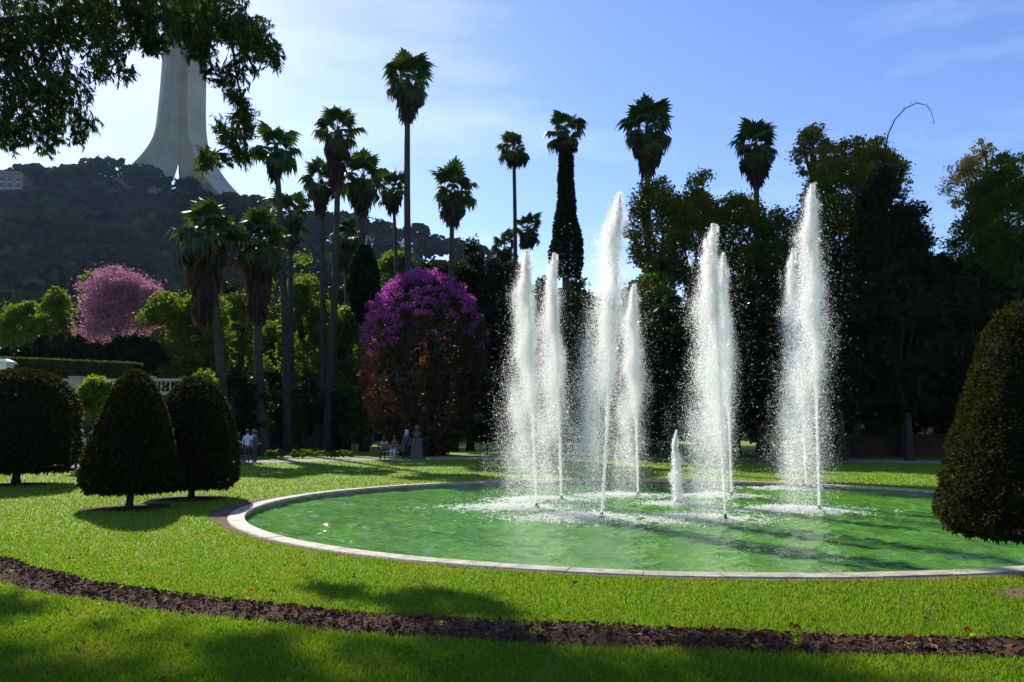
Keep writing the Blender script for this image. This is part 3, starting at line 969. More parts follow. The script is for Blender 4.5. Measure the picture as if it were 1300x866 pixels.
def topiary(px, py, hw, top, bot, kind, label, n):
    g = gnd(px, py)
    Y = g.y
    zt, zb, a = hz(top, Y), hz(bot, Y), wpx(hw, Y)
    root = thing('clipped_yew', label, 'topiary', (g.x, g.y, 0), random.uniform(0, 6))
    shapes = {
        'cone': [(0.0, 0.50), (0.015, 0.82), (0.05, 0.95), (0.1, 1.0), (0.2, 0.96), (0.28, 0.90), (0.46, 0.77), (0.64, 0.63), (0.75, 0.52), (0.82, 0.45), (0.9, 0.35), (0.95, 0.25), (0.985, 0.13), (1.0, 0.0)],
        'dome': [(0.0, 0.50), (0.015, 0.82), (0.05, 0.95), (0.1, 1.0), (0.2, 0.99), (0.3, 0.97), (0.46, 0.90), (0.64, 0.78), (0.75, 0.68), (0.85, 0.54), (0.92, 0.40), (0.97, 0.25), (0.99, 0.13), (1.0, 0.0)],
        'drum': [(0.0, 0.55), (0.02, 0.82), (0.1, 0.97), (0.25, 1.0), (0.45, 0.99), (0.62, 0.95), (0.76, 0.87), (0.87, 0.72), (0.94, 0.52), (0.985, 0.28), (1.0, 0.0)],
        'bell': [(0.0, 0.55), (0.015, 0.82), (0.04, 0.95), (0.08, 1.0), (0.18, 0.94), (0.3, 0.85), (0.5, 0.71), (0.7, 0.57), (0.82, 0.47), (0.9, 0.37), (0.95, 0.27), (0.985, 0.15), (1.0, 0.0)],
    }[kind]
    sh = np.array(shapes)
    # points spread evenly over the surface, then pushed in and out
    ts = np.linspace(0, 1, 400)
    rs = np.interp(ts, sh[:, 0], sh[:, 1]) * a
    zs = zb + (zt - zb) * ts
    seg = np.hypot(np.diff(rs), np.diff(zs)) * (rs[1:] + rs[:-1])
    cum = np.concatenate([[0], np.cumsum(seg)])
    u = rng.uniform(0, cum[-1], n)
    r = np.interp(u, cum, rs)
    z = np.interp(u, cum, zs)
    A = rng.uniform(0, 2 * np.pi, n)
    wob = 1 + 0.022 * np.sin(A * 5 + z * 4) + 0.02 * np.sin(A * 11 - z * 9) + 0.016 * np.sin(A * 3 + z * 17) + 0.014 * np.sin(A * 23 + z * 13) * np.sin(z * 21 - A * 9)
    depth = 1 - np.abs(rng.normal(size=n)) * 0.045
    P = np.stack([r * wob * depth * np.cos(A), r * wob * depth * np.sin(A), z + rng.normal(size=n) * 0.012], 1)
    cz_ = (zt + zb) / 2
    out = nrm(np.stack([np.cos(A) * r, np.sin(A) * r, (z - cz_) * 0.7], 1))
    D = nrm(out + rng.normal(size=(n, 3)) * 0.65 + np.array([0, 0, 0.15]))
    lf = max(0.045, 0.0040 * Y)
    L = lf * rng.uniform(0.6, 1.5, n)
    V, Fc = leaf_arrays(P, D, L, L * 0.45, 0.2)
    # ragged fringe under the skirt
    k = n // 18
    A = rng.uniform(0, 2 * np.pi, k)
    rr = a * rng.uniform(0.4, 0.93, k)
    P = np.stack([rr * np.cos(A), rr * np.sin(A), np.full(k, zb + 0.03)], 1)
    D = nrm(np.array([0, 0, -1.0]) + rng.normal(size=(k, 3)) * 0.6)
    L = lf * rng.uniform(0.8, 2.2, k)
    V2, F2 = leaf_arrays(P, D, L, L * 0.35, 0.2)
    V, Fc = join([(V, Fc), (V2, F2)])
    obj('crown', mesh_np('crown', V, Fc, M['topiary']), root, kind='stuff')
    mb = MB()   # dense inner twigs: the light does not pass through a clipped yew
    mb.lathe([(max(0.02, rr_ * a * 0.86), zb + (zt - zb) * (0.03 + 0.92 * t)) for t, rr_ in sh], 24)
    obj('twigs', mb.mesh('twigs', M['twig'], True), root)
    mb = MB()
    tr = 0.085 * a / 1.2
    mb.tube([(0, 0, -0.05), (0.01, 0, zb * 0.4), (0, 0.02, zb + 0.4)], [tr * 1.5, tr, tr * 0.95], 9)
    mb.tube([(tr * .8, 0, -0.05), (tr * 1.0, tr * .5, zb + 0.2)], [tr * 0.6, tr * 0.5], 7)
    obj('trunk', mb.mesh('trunk', M['bark'], True), root)


TL = ['broad drum-shaped dark clipped yew with domed top near the balustrade',
      'dark cone-shaped clipped yew on a bare trunk standing on the open lawn',
      'dark clipped yew partly hidden behind the bare-trunked cone yew near the pond rim',
      'large bell-shaped clipped yew with sidelit brown-green leaves overlapping the water']
for (px, py, hw, t, b, k), lab, n in zip(TOPI, TL, (17000, 18000, 15000, 38000)):
    topiary(px, py, hw, t, b, k, lab, n)

# ------------------------------------------------------------------ pond
root = thing('pond_coping', 'pale stone coping ring round the green pond', 'pond rim', (PC[0], PC[1], 0))
NS = 64
for k in range(NS):
    a0, a1 = 2 * math.pi * k / NS, 2 * math.pi * (k + 1) / NS
    gap = 0.0006
    mb = MB()
    P = []
    zt = 0.022 + rng.uniform(-0.004, 0.004)
    sub = 4
    for i in range(sub + 1):
        a = a0 + gap + (a1 - a0 - 2 * gap) * i / sub
        for r, z in ((PR - RIMW, -0.04), (PR - RIMW, zt - 0.012), (PR - RIMW + 0.015, zt), (PR - 0.02, zt), (PR, zt - 0.018), (PR, -0.06)):
            P.append((r * math.cos(a), r * math.sin(a), z))
    Fc = []
    for i in range(sub):
        for j in range(6):
            j2 = (j + 1) % 6
            Fc.append((i * 6 + j, i * 6 + j2, (i + 1) * 6 + j2, (i + 1) * 6 + j))
    Fc.append(tuple(range(6)))
    Fc.append(tuple(sub * 6 + j for j in range(5, -1, -1)))
    mb.add(P, Fc)
    me = mb.mesh('stone', M['stone'])
    bm = bmesh.new(); bm.from_mesh(me); bmesh.ops.recalc_face_normals(bm, faces=bm.faces); bm.to_mesh(me); bm.free()
    obj('stone', me, root)
# basin wall below the coping
A = np.arange(128) * 2 * np.pi / 128
V = np.concatenate([np.stack([(PR - RIMW + 0.06) * np.cos(A), (PR - RIMW + 0.06) * np.sin(A), np.full(128, z)], 1) for z in (-0.045, -0.9)])
Fc = np.array([(k, (k + 1) % 128, 128 + (k + 1) % 128, 128 + k) for k in range(128)])
obj('basin_wall', mesh_np('basin_wall', V, Fc, M['stone_d'], True), root)

# jets: nozzle px, top px
JETS = [
    ('jet', (681, 645), (668, 318), 'jet with the ragged white top, left one of the leftmost twin jets', 1.0),
    ('jet', (713, 635), (703, 322), 'slim jet, right one of the leftmost twin jets', 0.75),
    ('jet', (764, 658), (787, 245), 'tall fountain jet whose top stands against the pale sky', 1.1),
    ('jet', (810, 630), (804, 362), 'shorter fountain jet on the right flank of the jet against the sky', 0.85),
    ('jet', (921, 660), (905, 285), 'fountain jet standing alone before the dark trees beside the short froth spout', 1.0),
    ('jet', (929, 630), (918, 322), 'thin jet hidden in the spray of the lone jet before the dark trees', 0.55),
    ('jet', (1040, 648), (1030, 235), 'tallest jet before the black tree mass, drops flying off its side', 1.15),
    ('jet', (1024, 620), (1006, 316), 'lower jet in the spray beside the tallest jet before the black trees', 0.7),
]


def wpt(px, py):
    return gnd(px, py, WZ)


LAND = []
jets = []
for nm, nz_, tp, lab, wgt in JETS:
    n0 = wpt(*nz_)
    t0 = at(tp[0], tp[1], n0.y)
    jets.append((n0, t0, lab, wgt))
cen = wpt(860, 640)

# water surface, with waves
gr = np.concatenate([np.linspace(0.02, PR - RIMW + 0.05, 190)])
NA = 330
A = np.arange(NA) * 2 * np.pi / NA
RR, AA = np.meshgrid(gr, A, indexing='ij')
WX, WY = RR * np.cos(AA), RR * np.sin(AA)
zz = np.zeros_like(WX)
wr = np.random.default_rng(3)
for k in range(60):
    th = wr.uniform(0, 6.28)
    lam = 0.16 * (0.9 / 0.16) ** wr.uniform(0, 1)
    amp = 0.0058 * lam ** 0.9 * wr.uniform(0.5, 1.4)
    zz += amp * np.sin((WX * math.cos(th) + WY * math.sin(th)) * 2 * np.pi / lam + wr.uniform(0, 6.28) + 0.6 * np.sin(WX * 0.7 + k) + 0.6 * np.sin(WY * 0.8 + 2 * k))
for n0, t0, lab, wgt in jets:
    d = np.hypot(WX + PC[0] - n0.x + 0.5, WY + PC[1] - n0.y)
    zz += 0.012 * np.sin(d * 2 * np.pi / 0.42) * np.exp(-d / 1.6)
V = np.stack([WX, WY, zz], -1).reshape(-1, 3)
i, k = np.meshgrid(np.arange(len(gr) - 1), np.arange(NA), indexing='ij')
Fc = np.stack([i * NA + k, (i + 1) * NA + k, (i + 1) * NA + (k + 1) % NA, i * NA + (k + 1) % NA], -1).reshape(-1, 4)
Fc = np.concatenate([Fc])
o = obj('water', mesh_np('water', V, Fc, M['water'], True), loc=(PC[0], PC[1], WZ), kind='structure')


def drops(P, size, stretch=1.7):
    n = len(P)
    T = np.array([(1, 0, -0.5), (-0.5, 0.87, -0.5), (-0.5, -0.87, -0.5), (0, 0, 1.0)])
    a = rng.uniform(0, 2 * np.pi, n)
    c, s = np.cos(a), np.sin(a)
    size = np.broadcast_to(size, (n,))
    V = np.empty((n, 4, 3))
    x = T[None, :, 0] * c[:, None] - T[None, :, 1] * s[:, None]
    y = T[None, :, 0] * s[:, None] + T[None, :, 1] * c[:, None]
    st = np.broadcast_to(stretch, (n,))
    flip = np.where(rng.random(n) < 0.5, 1, -1)
    V[:, :, 0] = P[:, 0:1] + x * size[:, None]
    V[:, :, 1] = P[:, 1:2] + y * size[:, None]
    V[:, :, 2] = P[:, 2:3] + T[None, :, 2] * (size * st * flip)[:, None]
    base = np.arange(n)[:, None, None] * 4
    Fc = base + np.array([(0, 2, 1), (0, 1, 3), (1, 2, 3), (2, 0, 3)])[None]
    return V.reshape(-1, 3), Fc.reshape(-1, 3)


def flecks(P, size, stretch=2.0):
    """drops too small to show more than one glinting side"""
    n = len(P)
    a = rng.uniform(0, 2 * np.pi, n)
    S = np.stack([np.cos(a), np.sin(a), rng.normal(size=n) * 0.3], 1) * size[:, None]
    U = np.stack([rng.normal(size=n) * 0.4, rng.normal(size=n) * 0.4, np.ones(n)], 1) * (size * stretch)[:, None]
    V = np.stack([P - S, P + S, P + U], 1).reshape(-1, 3)
    return V, np.arange(n * 3).reshape(n, 3)


def spray(H, drift, seed, nfall, wind=(-0.085, 0.02)):
    """falling veil of one jet in metres: drops leave the rising column and fall, spreading"""
    z0 = H * (1 - rng.beta(0.9, 3.4, nfall) * 0.8)            # where a drop turns
    fall = rng.uniform(0, 1, nfall) ** 1.15
    z = z0 * (1 - fall)
    dz = z0 - z
    sig = 0.03 + 0.09 * np.sqrt(dz) + 0.012 * dz
    xo = drift[0] * (z0 / H) ** 1.6
    yo = drift[1] * (z0 / H) ** 1.6
    NSt = 90
    strand = rng.integers(0, NSt, nfall)                       # drops travel in loose strands
    so = rng.normal(size=(NSt, 2))
    x = xo + wind[0] * dz + sig * (so[strand, 0] * 0.75 + rng.normal(size=nfall) * 0.6)
    y = yo + wind[1] * dz + sig * (so[strand, 1] * 0.75 + rng.normal(size=nfall) * 0.6)
    ph_ = rng.uniform(0, 6.28, 4)
    x = x + (0.05 * np.sin(z * 1.7 + ph_[0]) + 0.035 * np.sin(z * 4.3 + ph_[1])) * np.clip(z / 2, 0, 1)
    # half of the water falls in torn packets with thin gaps between them
    NP = 900
    pk = rng.integers(0, nfall, NP)
    who = rng.integers(0, NP, nfall)
    inp = rng.random(nfall) < 0.6
    sp = ((0.016 + 0.04 * dz[pk] ** 0.5) * rng.uniform(0.5, 1.5, NP))[who]
    x = np.where(inp, x[pk][who] + rng.normal(size=nfall) * sp, x)
    y = np.where(inp, y[pk][who] + rng.normal(size=nfall) * sp, y)
    z = np.where(inp, z[pk][who] + rng.normal(size=nfall) * sp * 2.6, z)
    size = np.exp(rng.normal(size=nfall) * 0.4) * 0.0053
    big = rng.random(nfall) < 0.02
    size = np.where(big, size * 1.9, size * (0.75 + 0.4 * np.clip(z / H, 0, 1)))
    size = np.clip(size, 0.002, 0.012)
    stray = rng.random(nfall) < 0.012
    x = np.where(stray, x + rng.normal(size=nfall) * 0.35 + 0.15, x)
    gap = 0.72 + 0.28 * np.sin(z * 3.3 + x * 7 + ph_[2]) * np.sin(x * 5 - z * 1.1 + ph_[3])
    keep = (z > 0.01) & (z < H * 1.01) & (rng.random(nfall) < gap * (0.28 + 0.72 * (np.clip(z, 0, H) / H) ** 0.8))
    return np.stack([x, y, z], 1)[keep], size[keep]


def column(H, drift, n):
    t = rng.uniform(0, 1, n) ** 1.1
    z = t * H
    r = (0.013 + 0.05 * t ** 1.6) * (1 - 0.75 * np.clip((t - 0.86) / 0.14, 0, 1))
    pulse = 1 + 0.5 * np.sin(z * 9 + 2 * np.sin(z * 3.1)) * t
    x = drift[0] * t ** 1.6 + rng.normal(size=n) * r * pulse
    y = drift[1] * t ** 1.6 + rng.normal(size=n) * r * pulse
    return np.stack([x, y, z], 1), np.exp(rng.normal(size=n) * 0.4) * (0.007 + 0.004 * t)


def nozzle_mesh():
    mb = MB()
    mb.lathe([(0.075, -0.25), (0.075, 0.03), (0.06, 0.05), (0.035, 0.06), (0.03, 0.12), (0.018, 0.12)], 10)
    return mb.mesh('nozzle', M['iron'])


NOZ = nozzle_mesh()
H0 = 6.2
KIT = []
for kk in range(3):                      # three makes of jet; every jet is one of them, drawn to its own height and lean
    P, s = column(H0, (0, 0), 16000)
    V, Fc = flecks(P, s * 0.8, 2.6)
    cm = mesh_np('column', V, Fc, M['drop'])
    P, s = spray(H0, (0, 0), 0, 410000)
    V, Fc = flecks(P, s)
    sp_ = mesh_np('spray', V, Fc, M['drop'])
    lx, ly = -0.09 * H0, 0.02 * H0
    n = 3000
    q = rng.normal(size=(n, 2)) * np.array([0.11 * H0, 0.075 * H0])
    hgt = np.abs(rng.normal(size=n)) * 0.06 * np.exp(-(q[:, 0] ** 2 + q[:, 1] ** 2) / (0.12 * H0) ** 2) + 0.006
    P = np.stack([lx + q[:, 0], ly + q[:, 1], hgt], 1)
    V1, F1 = drops(P, np.exp(rng.normal(size=n) * 0.4) * 0.011, 1.0)
    n2 = 2200
    q = rng.normal(size=(n2, 2)) * np.array([0.12 * H0, 0.08 * H0])
    P = np.stack([lx + q[:, 0], ly + q[:, 1], np.full(n2, 0.012)], 1)
    V2, F2 = drops(P, np.exp(rng.normal(size=n2) * 0.5) * 0.022, 0.22)
    V, Fc = join([(V1, F1), (V2, F2)])
    KIT.append((cm, sp_, mesh_np('splash', V, Fc, M['drop'])))
for i, (n0, t0, lab, wgt) in enumerate(jets):
    H = t0.z - WZ
    lean = math.atan2(t0.x - n0.x, H)
    root = thing('fountain_jet', lab, 'fountain jet', (n0.x, n0.y, WZ))
    cm, sp_, spl = KIT[i % 3]
    kz = H / H0
    wk = 0.68 + 0.36 * wgt
    obj('nozzle', NOZ, root)
    obj('column', cm, root, None, (0, lean, 0), (1, 1, kz), 'stuff')
    obj('spray', sp_, root, None, (0, lean, 0), (wk, wk * (1 if i % 3 else -1), kz), 'stuff')
    obj('splash', spl, root, (math.tan(lean) * H * 0.3, 0, 0), None, (wk, wk, 1), 'stuff')

# low frothing spout in the middle
root = thing('froth_spout', 'short frothing white spout in the middle of the pond', 'fountain jet', (cen.x, cen.y, WZ))
obj('nozzle', NOZ, root)
H = at(860, 552, cen.y).z - WZ
n = 15000
t = rng.uniform(0, 1, n)
r = (0.012 + 0.13 * (1 - t) ** 0.9 * np.clip(t * 5, 0.45, 1)) * (1 + 0.25 * np.sin(t * 23))
q = rng.normal(size=(n, 2)) * r[:, None] * 0.75
P = np.stack([q[:, 0] - 0.02 * t + 0.02 * np.sin(t * 14), q[:, 1], t ** 0.9 * H * (1 + rng.normal(size=n) * 0.03)], 1)
V, Fc = flecks(P, np.exp(rng.normal(size=n) * 0.45) * 0.0085, 2.0)
obj('froth', mesh_np('froth', V, Fc, M['drop']), root, kind='stuff')
n = 2400
q = rng.normal(size=(n, 2)) * np.array([0.42, 0.32])
P = np.stack([q[:, 0], q[:, 1], np.abs(rng.normal(size=n)) * 0.03 + 0.006], 1)
V, Fc = drops(P, np.exp(rng.normal(size=n) * 0.4) * 0.013, 0.7)
obj('splash', mesh_np('splash', V, Fc, M['drop']), root, kind='stuff')

# ------------------------------------------------------------------ monument
Ym = 600.0
mc = at(231, 170, Ym)
mbase = hz(262, Ym)
root = thing('monument', 'pale concrete monument of three joined fins flaring out at the hilltop', 'monument', (mc.x, Ym, mbase - 6))
kx = Ym / F / math.cos(R(30))
ro_px = [(275, 108), (262, 94), (250, 79), (235, 66), (222, 56.5), (210, 49), (198, 41.5), (185, 36.5), (168, 33.5), (150, 32), (120, 30.5), (75, 29.5), (20, 29.5), (-60, 31), (-160, 36), (-220, 44)]
ri_px = [(275, 30), (262, 22), (250, 14), (235, 8), (222, 4.5), (210, 2.5), (198, 1), (185, 0), (168, 0), (150, 0), (120, 0), (75, 0), (20, 0), (-60, 0), (-160, 2), (-220, 10)]
_py = np.linspace(275, -220, 60)


def _sm(tab):
    t_ = np.array(tab, float)[::-1]
    v = np.interp(_py, t_[:, 0], t_[:, 1])
    vp = np.concatenate([np.full(2, v[0]) + (v[0] - v[1]) * np.array([2, 1]), v, np.full(2, v[-1])])
    v = np.convolve(vp, np.array([.12, .23, .3, .23, .12]), 'valid')
    return list(zip(_py, v))


ro_px, ri_px = _sm(ro_px), _sm(ri_px)
for k, ang in enumerate((R(210), R(330), R(90))):
    P, Fc = [], []
    ca, sa = math.cos(ang), math.sin(ang)
    n = len(ro_px)
    for (py, ro), (_, ri) in zip(ro_px, ri_px):
        z = hz(py, Ym) - (mbase - 6)
        ro, ri = (ro - 6) * kx, ri * kx
        w0 = (ro - ri) * 0.16 + 3.2
        w1 = 8.5 if py < 200 else 8.5 + (py - 200) * 0.07
        wi = 2.4
        for rr, tt in ((ri, -wi), (ri + (ro - ri) * 0.5, -w1 * 0.42), (ro - 1.5, -w1), (ro, -w1 * 0.86), (ro, w1 * 0.86), (ro - 1.5, w1), (ri + (ro - ri) * 0.5, w1 * 0.42), (ri, wi)):
            P.append((rr * ca - tt * sa, rr * sa + tt * ca, z))
    for i in range(n - 1):
        for j in range(8):
            j2 = (j + 1) % 8
            Fc.append((i * 8 + j, i * 8 + j2, (i + 1) * 8 + j2, (i + 1) * 8 + j))
    Fc.append(tuple(range(7, -1, -1)))
    Fc.append(tuple((n - 1) * 8 + j for j in range(8)))
    mb = MB(); mb.add(P, Fc)
    obj('fin', mb.mesh('fin', M['concrete']), root)
mb = MB()
mb.lathe([(62 * kx, -14), (62 * kx, 3), (60 * kx, 3.2)], 40)
obj('plinth', mb.mesh('plinth', M['darkwall']), root)

# umbrella pines on the skyline by the monument
for lab, px, top, bot, hw, tb, gr_ in (
        ('spreading umbrella pine on the hilltop with sky showing under its flat crown', 128, 205, 217, 22, 236, None),
        ('small umbrella pine beside the hilltop house', 42, 200, 211, 12, 240, None),
        ('leaning umbrella pine between the hilltop house and the spreading pine', 70, 206, 218, 11, 240, None),
        ('dark umbrella pine against the foot of the left concrete fin', 180, 216, 233, 15, 250, None),
        ('twin-trunked umbrella pine before the middle of the monument', 238, 218, 234, 20, 258, None),
        ('round dark pine before the dark hollow of the monument', 208, 219, 231, 12, 250, None)):
    Y = 560.0
    top, bot = top + 9, bot + 9
    p = at(px, tb, Y)
    gz = float(hillz(np.array(p.x), np.array(Y)))
    r_ = tree('umbrella_pine', lab, px, Y, top, bot, hw, M['leaf_far'], 1.25, 1500, 22, base=gz, depth=wpx(hw, Y) * 0.8, rc=(0.5, 0.8), trunk_r=0.6, asp=0.6, squash=0.6)

# house on the hilltop
hp = at(14, 241, 555)
root = thing('hilltop_house', 'ochre hilltop house with rows of windows under the dark boughs', 'house', (hp.x - 6, 555, hp.z - 8), R(8))
mb = MB(); mb.box((0, 0, 9), (32, 14, 18)); obj('wall', mb.mesh('wall', M['housewall']), root)
mb = MB(); mb.box((0, 0, 19), (34, 16, 2), taper=0.72); obj('roof', mb.mesh('roof', M['roof']), root)
mb = MB(); mb.box((0, 0, 0), (2.4, 0.3, 3.2)); wm = mb.mesh('window', M['glass'])
mb = MB(); mb.box((0, 0, 0), (2.9, 0.5, 0.35)); sm = mb.mesh('sill', M['white'])
for r_ in range(3):
    for c in range(6):
        w = obj('window', wm, root, (-13 + c * 5.2, -7.08, 4.5 + r_ * 4.6))
        obj('sill', sm, w, (0, -0.2, -1.8))
for i, (px, py, sz, lab) in enumerate(((471, 296, 9, 'small white house among trees on the far ridge beside the shaggy palm'), (491, 299, 10, 'white house on the far ridge left of the slender palm'), (514, 303, 8, 'small white house lowest on the far ridge near the tallest palm trunk'))):
    p = at(px, py, 545)
    root = thing('far_house', lab, 'house', (p.x, 545, p.z - 7), R(10 * i))
    root.scale = (0.7, 0.7, 0.62)
    mb = MB(); mb.box((0, 0, 4), (sz, 7, 8)); obj('wall', mb.mesh('wall', M['white']), root)
    mb = MB(); mb.box((0, 0, 8.6), (sz + 1, 8, 1.2), taper=0.6); obj('roof', mb.mesh('roof', M['roof']), root)
    for c in (-1, 1):
        obj('window', wm, root, (c * sz * 0.25, -3.55, 4.5), None, (0.6, 0.6, 0.6))

# ------------------------------------------------------------------ balustrade, pier, hedge
Yt = 47.6
zr = hz(481, Yt)
root = thing('balustrade', 'cream stone balustrade with turned balusters on the terrace wall', 'balustrade', (at(0, HOR, Yt).x, Yt, TZ - 0.2))
x0, x1 = at(60, HOR, Yt).x - root.location.x, at(236, HOR, Yt).x - root.location.x
hh = zr - (TZ - 0.2)
mb = MB(); mb.box(((x0 + x1) / 2, 0, 0.1), (x1 - x0, 0.42, 0.2)); obj('plinth', mb.mesh('plinth', M['plaster']), root)
mb = MB(); mb.box(((x0 + x1) / 2, 0, hh - 0.07), (x1 - x0, 0.38, 0.14)); obj('rail', mb.mesh('rail', M['plaster']), root)
bl = hh - 0.14 - 0.2
mb = MB(); mb.lathe([(0.07, 0), (0.07, 0.05 * bl), (0.045, 0.1 * bl), (0.085, 0.35 * bl), (0.06, 0.6 * bl), (0.04, 0.8 * bl), (0.065, 0.93 * bl), (0.07, bl)], 8)
bm_ = mb.mesh('baluster', M['plaster'], True)
xp = [at(94, HOR, Yt).x - root.location.x + d for d in (-4.2, -0.0, 4.2)]
mb = MB(); mb.box((0, 0, hh / 2 + 0.03), (0.62, 0.55, hh + 0.06)); mb.box((0, 0, hh + 0.10), (0.74, 0.66, 0.09)); pm = mb.mesh('pier', M['plaster'])
for x in xp:
    obj('pier', pm, root, (x, 0, 0))
x = x0 + 0.1
while x < x1 - 0.1:
    if min(abs(x - q) for q in xp) > 0.42:
        obj('baluster', bm_, root, (x, 0, 0.2))
    x += 0.26
# white pier
Yp = 46.5
p = at(4, 480, Yp)
root = thing('gate_pier', 'white pier with moulded domed cap beside the hedge', 'pier', (p.x, Yp, 0))
zt = hz(462, Yp)
mb = MB(); mb.box((0, 0, zt / 2), (0.72, 0.72, zt)); obj('shaft', mb.mesh('shaft', M['white']), root)
mb = MB(); mb.box((0, 0, zt + 0.06), (0.95, 0.95, 0.12)); mb.box((0, 0, zt + 0.2), (0.85, 0.85, 0.16), taper=0.45); obj('cap', mb.mesh('cap', M['white']), root)
# hedge
Yh = 54.0
xa, xb = at(-40, HOR, Yh).x, at(172, HOR, Yh).x
za, zb_ = hz(454, Yh), hz(463, Yh)
n = 26000
u = rng.uniform(0, 1, n)
face = rng.random(n)
top_ = face < 0.4
ht = za + (zb_ - za) * u
Px = xa + (xb - xa) * u
Py = np.where(top_, Yh + rng.uniform(-0.7, 0.7, n), Yh - 0.7 + np.abs(rng.normal(size=n)) * 0.05)
Pz = np.where(top_, ht - np.abs(rng.normal(size=n)) * 0.04, TZ + (ht - TZ) * rng.uniform(0, 1, n))
P = np.stack([Px, Py, Pz], 1)
D = nrm(np.where(top_[:, None], np.array([0, 0, 1.0]), np.array([0, -1.0, 0.2])) + rng.normal(size=(n, 3)) * 0.6)
L = 0.15 * rng.uniform(0.6, 1.4, n)
V, Fc = leaf_arrays(P - np.array([(xa + xb) / 2, Yh, TZ]), D, L, L * 0.6)
root = thing('hedge', 'long straight clipped hedge with sunlit top on the terrace', 'hedge', ((xa + xb) / 2, Yh, TZ))
obj('foliage', mesh_np('foliage', V, Fc, M['hedge']), root, kind='stuff')
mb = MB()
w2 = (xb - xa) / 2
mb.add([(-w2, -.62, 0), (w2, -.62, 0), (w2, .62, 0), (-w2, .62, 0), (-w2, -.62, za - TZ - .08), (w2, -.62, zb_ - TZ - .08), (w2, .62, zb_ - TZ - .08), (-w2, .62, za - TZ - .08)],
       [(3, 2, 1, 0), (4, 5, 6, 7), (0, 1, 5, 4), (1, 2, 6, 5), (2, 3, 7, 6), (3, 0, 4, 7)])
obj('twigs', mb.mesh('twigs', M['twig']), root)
# low earth wall right
w0, w1 = gnd(1060, 579), gnd(1260, 579)
mb = MB(); mb.box((0, 0, 0.7), (24, 0.5, 1.4)); mb.box((0, 0, 1.44), (24.1, 0.62, 0.09))
o = obj('low_wall', mb.mesh('low_wall', M['darkwall']), loc=(w0.x + 9, 54.6, 0), rot=(0, 0, R(-4)))
tag(o, 'long low brown wall in the shade of the black tree mass', 'wall')

# ------------------------------------------------------------------ bust, benches


def bust():
    g = gnd(529, 583)
    root = thing('bust', 'weathered stone bust on a tall tapering grey pedestal', 'statue', (g.x, g.y, 0), R(180))
    hp_ = hz(558, g.y)
    mb = MB()
    mb.box((0, 0, 0.1), (0.95, 0.95, 0.2)); mb.box((0, 0, 0.2 + (hp_ - 0.2) / 2), (0.72, 0.72, hp_ - 0.2), taper=0.8); mb.box((0, 0, hp_ + 0.045), (0.8, 0.8, 0.09))
    obj('pedestal', mb.mesh('pedestal', M['pedestal']), root)
    mb = MB()
    mb.lathe([(0.16, 0.0), (0.14, 0.06), (0.22, 0.14), (0.27, 0.25), (0.24, 0.33), (0.11, 0.39), (0.085, 0.45), (0.12, 0.50), (0.145, 0.58), (0.15, 0.66), (0.13, 0.73), (0.07, 0.78), (0.01, 0.795)], 14)
    me = mb.mesh('figure', M['bronze'], True)
    for v in me.vertices:
        v.co.y *= 0.75 if v.co.z < 0.4 else 1.05
    o = obj('figure', me, root, (0, 0, hp_ + 0.09))
    mb = MB(); mb.box((0, 0.15, 0.6), (0.035, 0.05, 0.08)); obj('nose', mb.mesh('nose', M['bronze']), o)


bust()


def bench(label, px, py, rz, group=None):
    g = gnd(px, py)
    root = thing('park_bench', label, 'bench', (g.x, g.y, 0), rz, group)
    for k in range(4):
        mb = MB(); mb.box((0, -0.22 + k * 0.13, 0.44), (1.7, 0.1, 0.035)); obj('slat', mb.mesh('slat', M['wood']), root)
    for k in range(3):
        mb = MB(); mb.box((0, 0.27 + 0.03 * k, 0.58 + k * 0.13), (1.7, 0.03, 0.1)); obj('slat', mb.mesh('slat', M['wood']), root)
    for s in (-0.72, 0.72):
        mb = MB()
        mb.tube([(s, -0.24, 0), (s, -0.22, 0.42)], 0.025, 5); mb.tube([(s, 0.28, 0), (s, 0.22, 0.42), (s, 0.36, 0.92)], 0.025, 5); mb.tube([(s, -0.24, 0.415), (s, 0.24, 0.415)], 0.02, 5)
        obj('leg', mb.mesh('leg', M['iron']), root)


bench('dark slatted bench under the bougainvillea with visitors sitting on it', 497, 583.0, R(180))
bench('dark bench at the lawn edge beside the standing visitors', 306, 590, R(120))

# ------------------------------------------------------------------ people
MATC = {}


def cmat(c, rough=0.85):
    k = tuple(round(x, 3) for x in c)
    if k not in MATC:
        MATC[k] = mat_basic('cloth', c, tuple(min(1, x * 1.25 + 0.005) for x in c), rough, 6.0, 0.2, 40)
    return MATC[k]


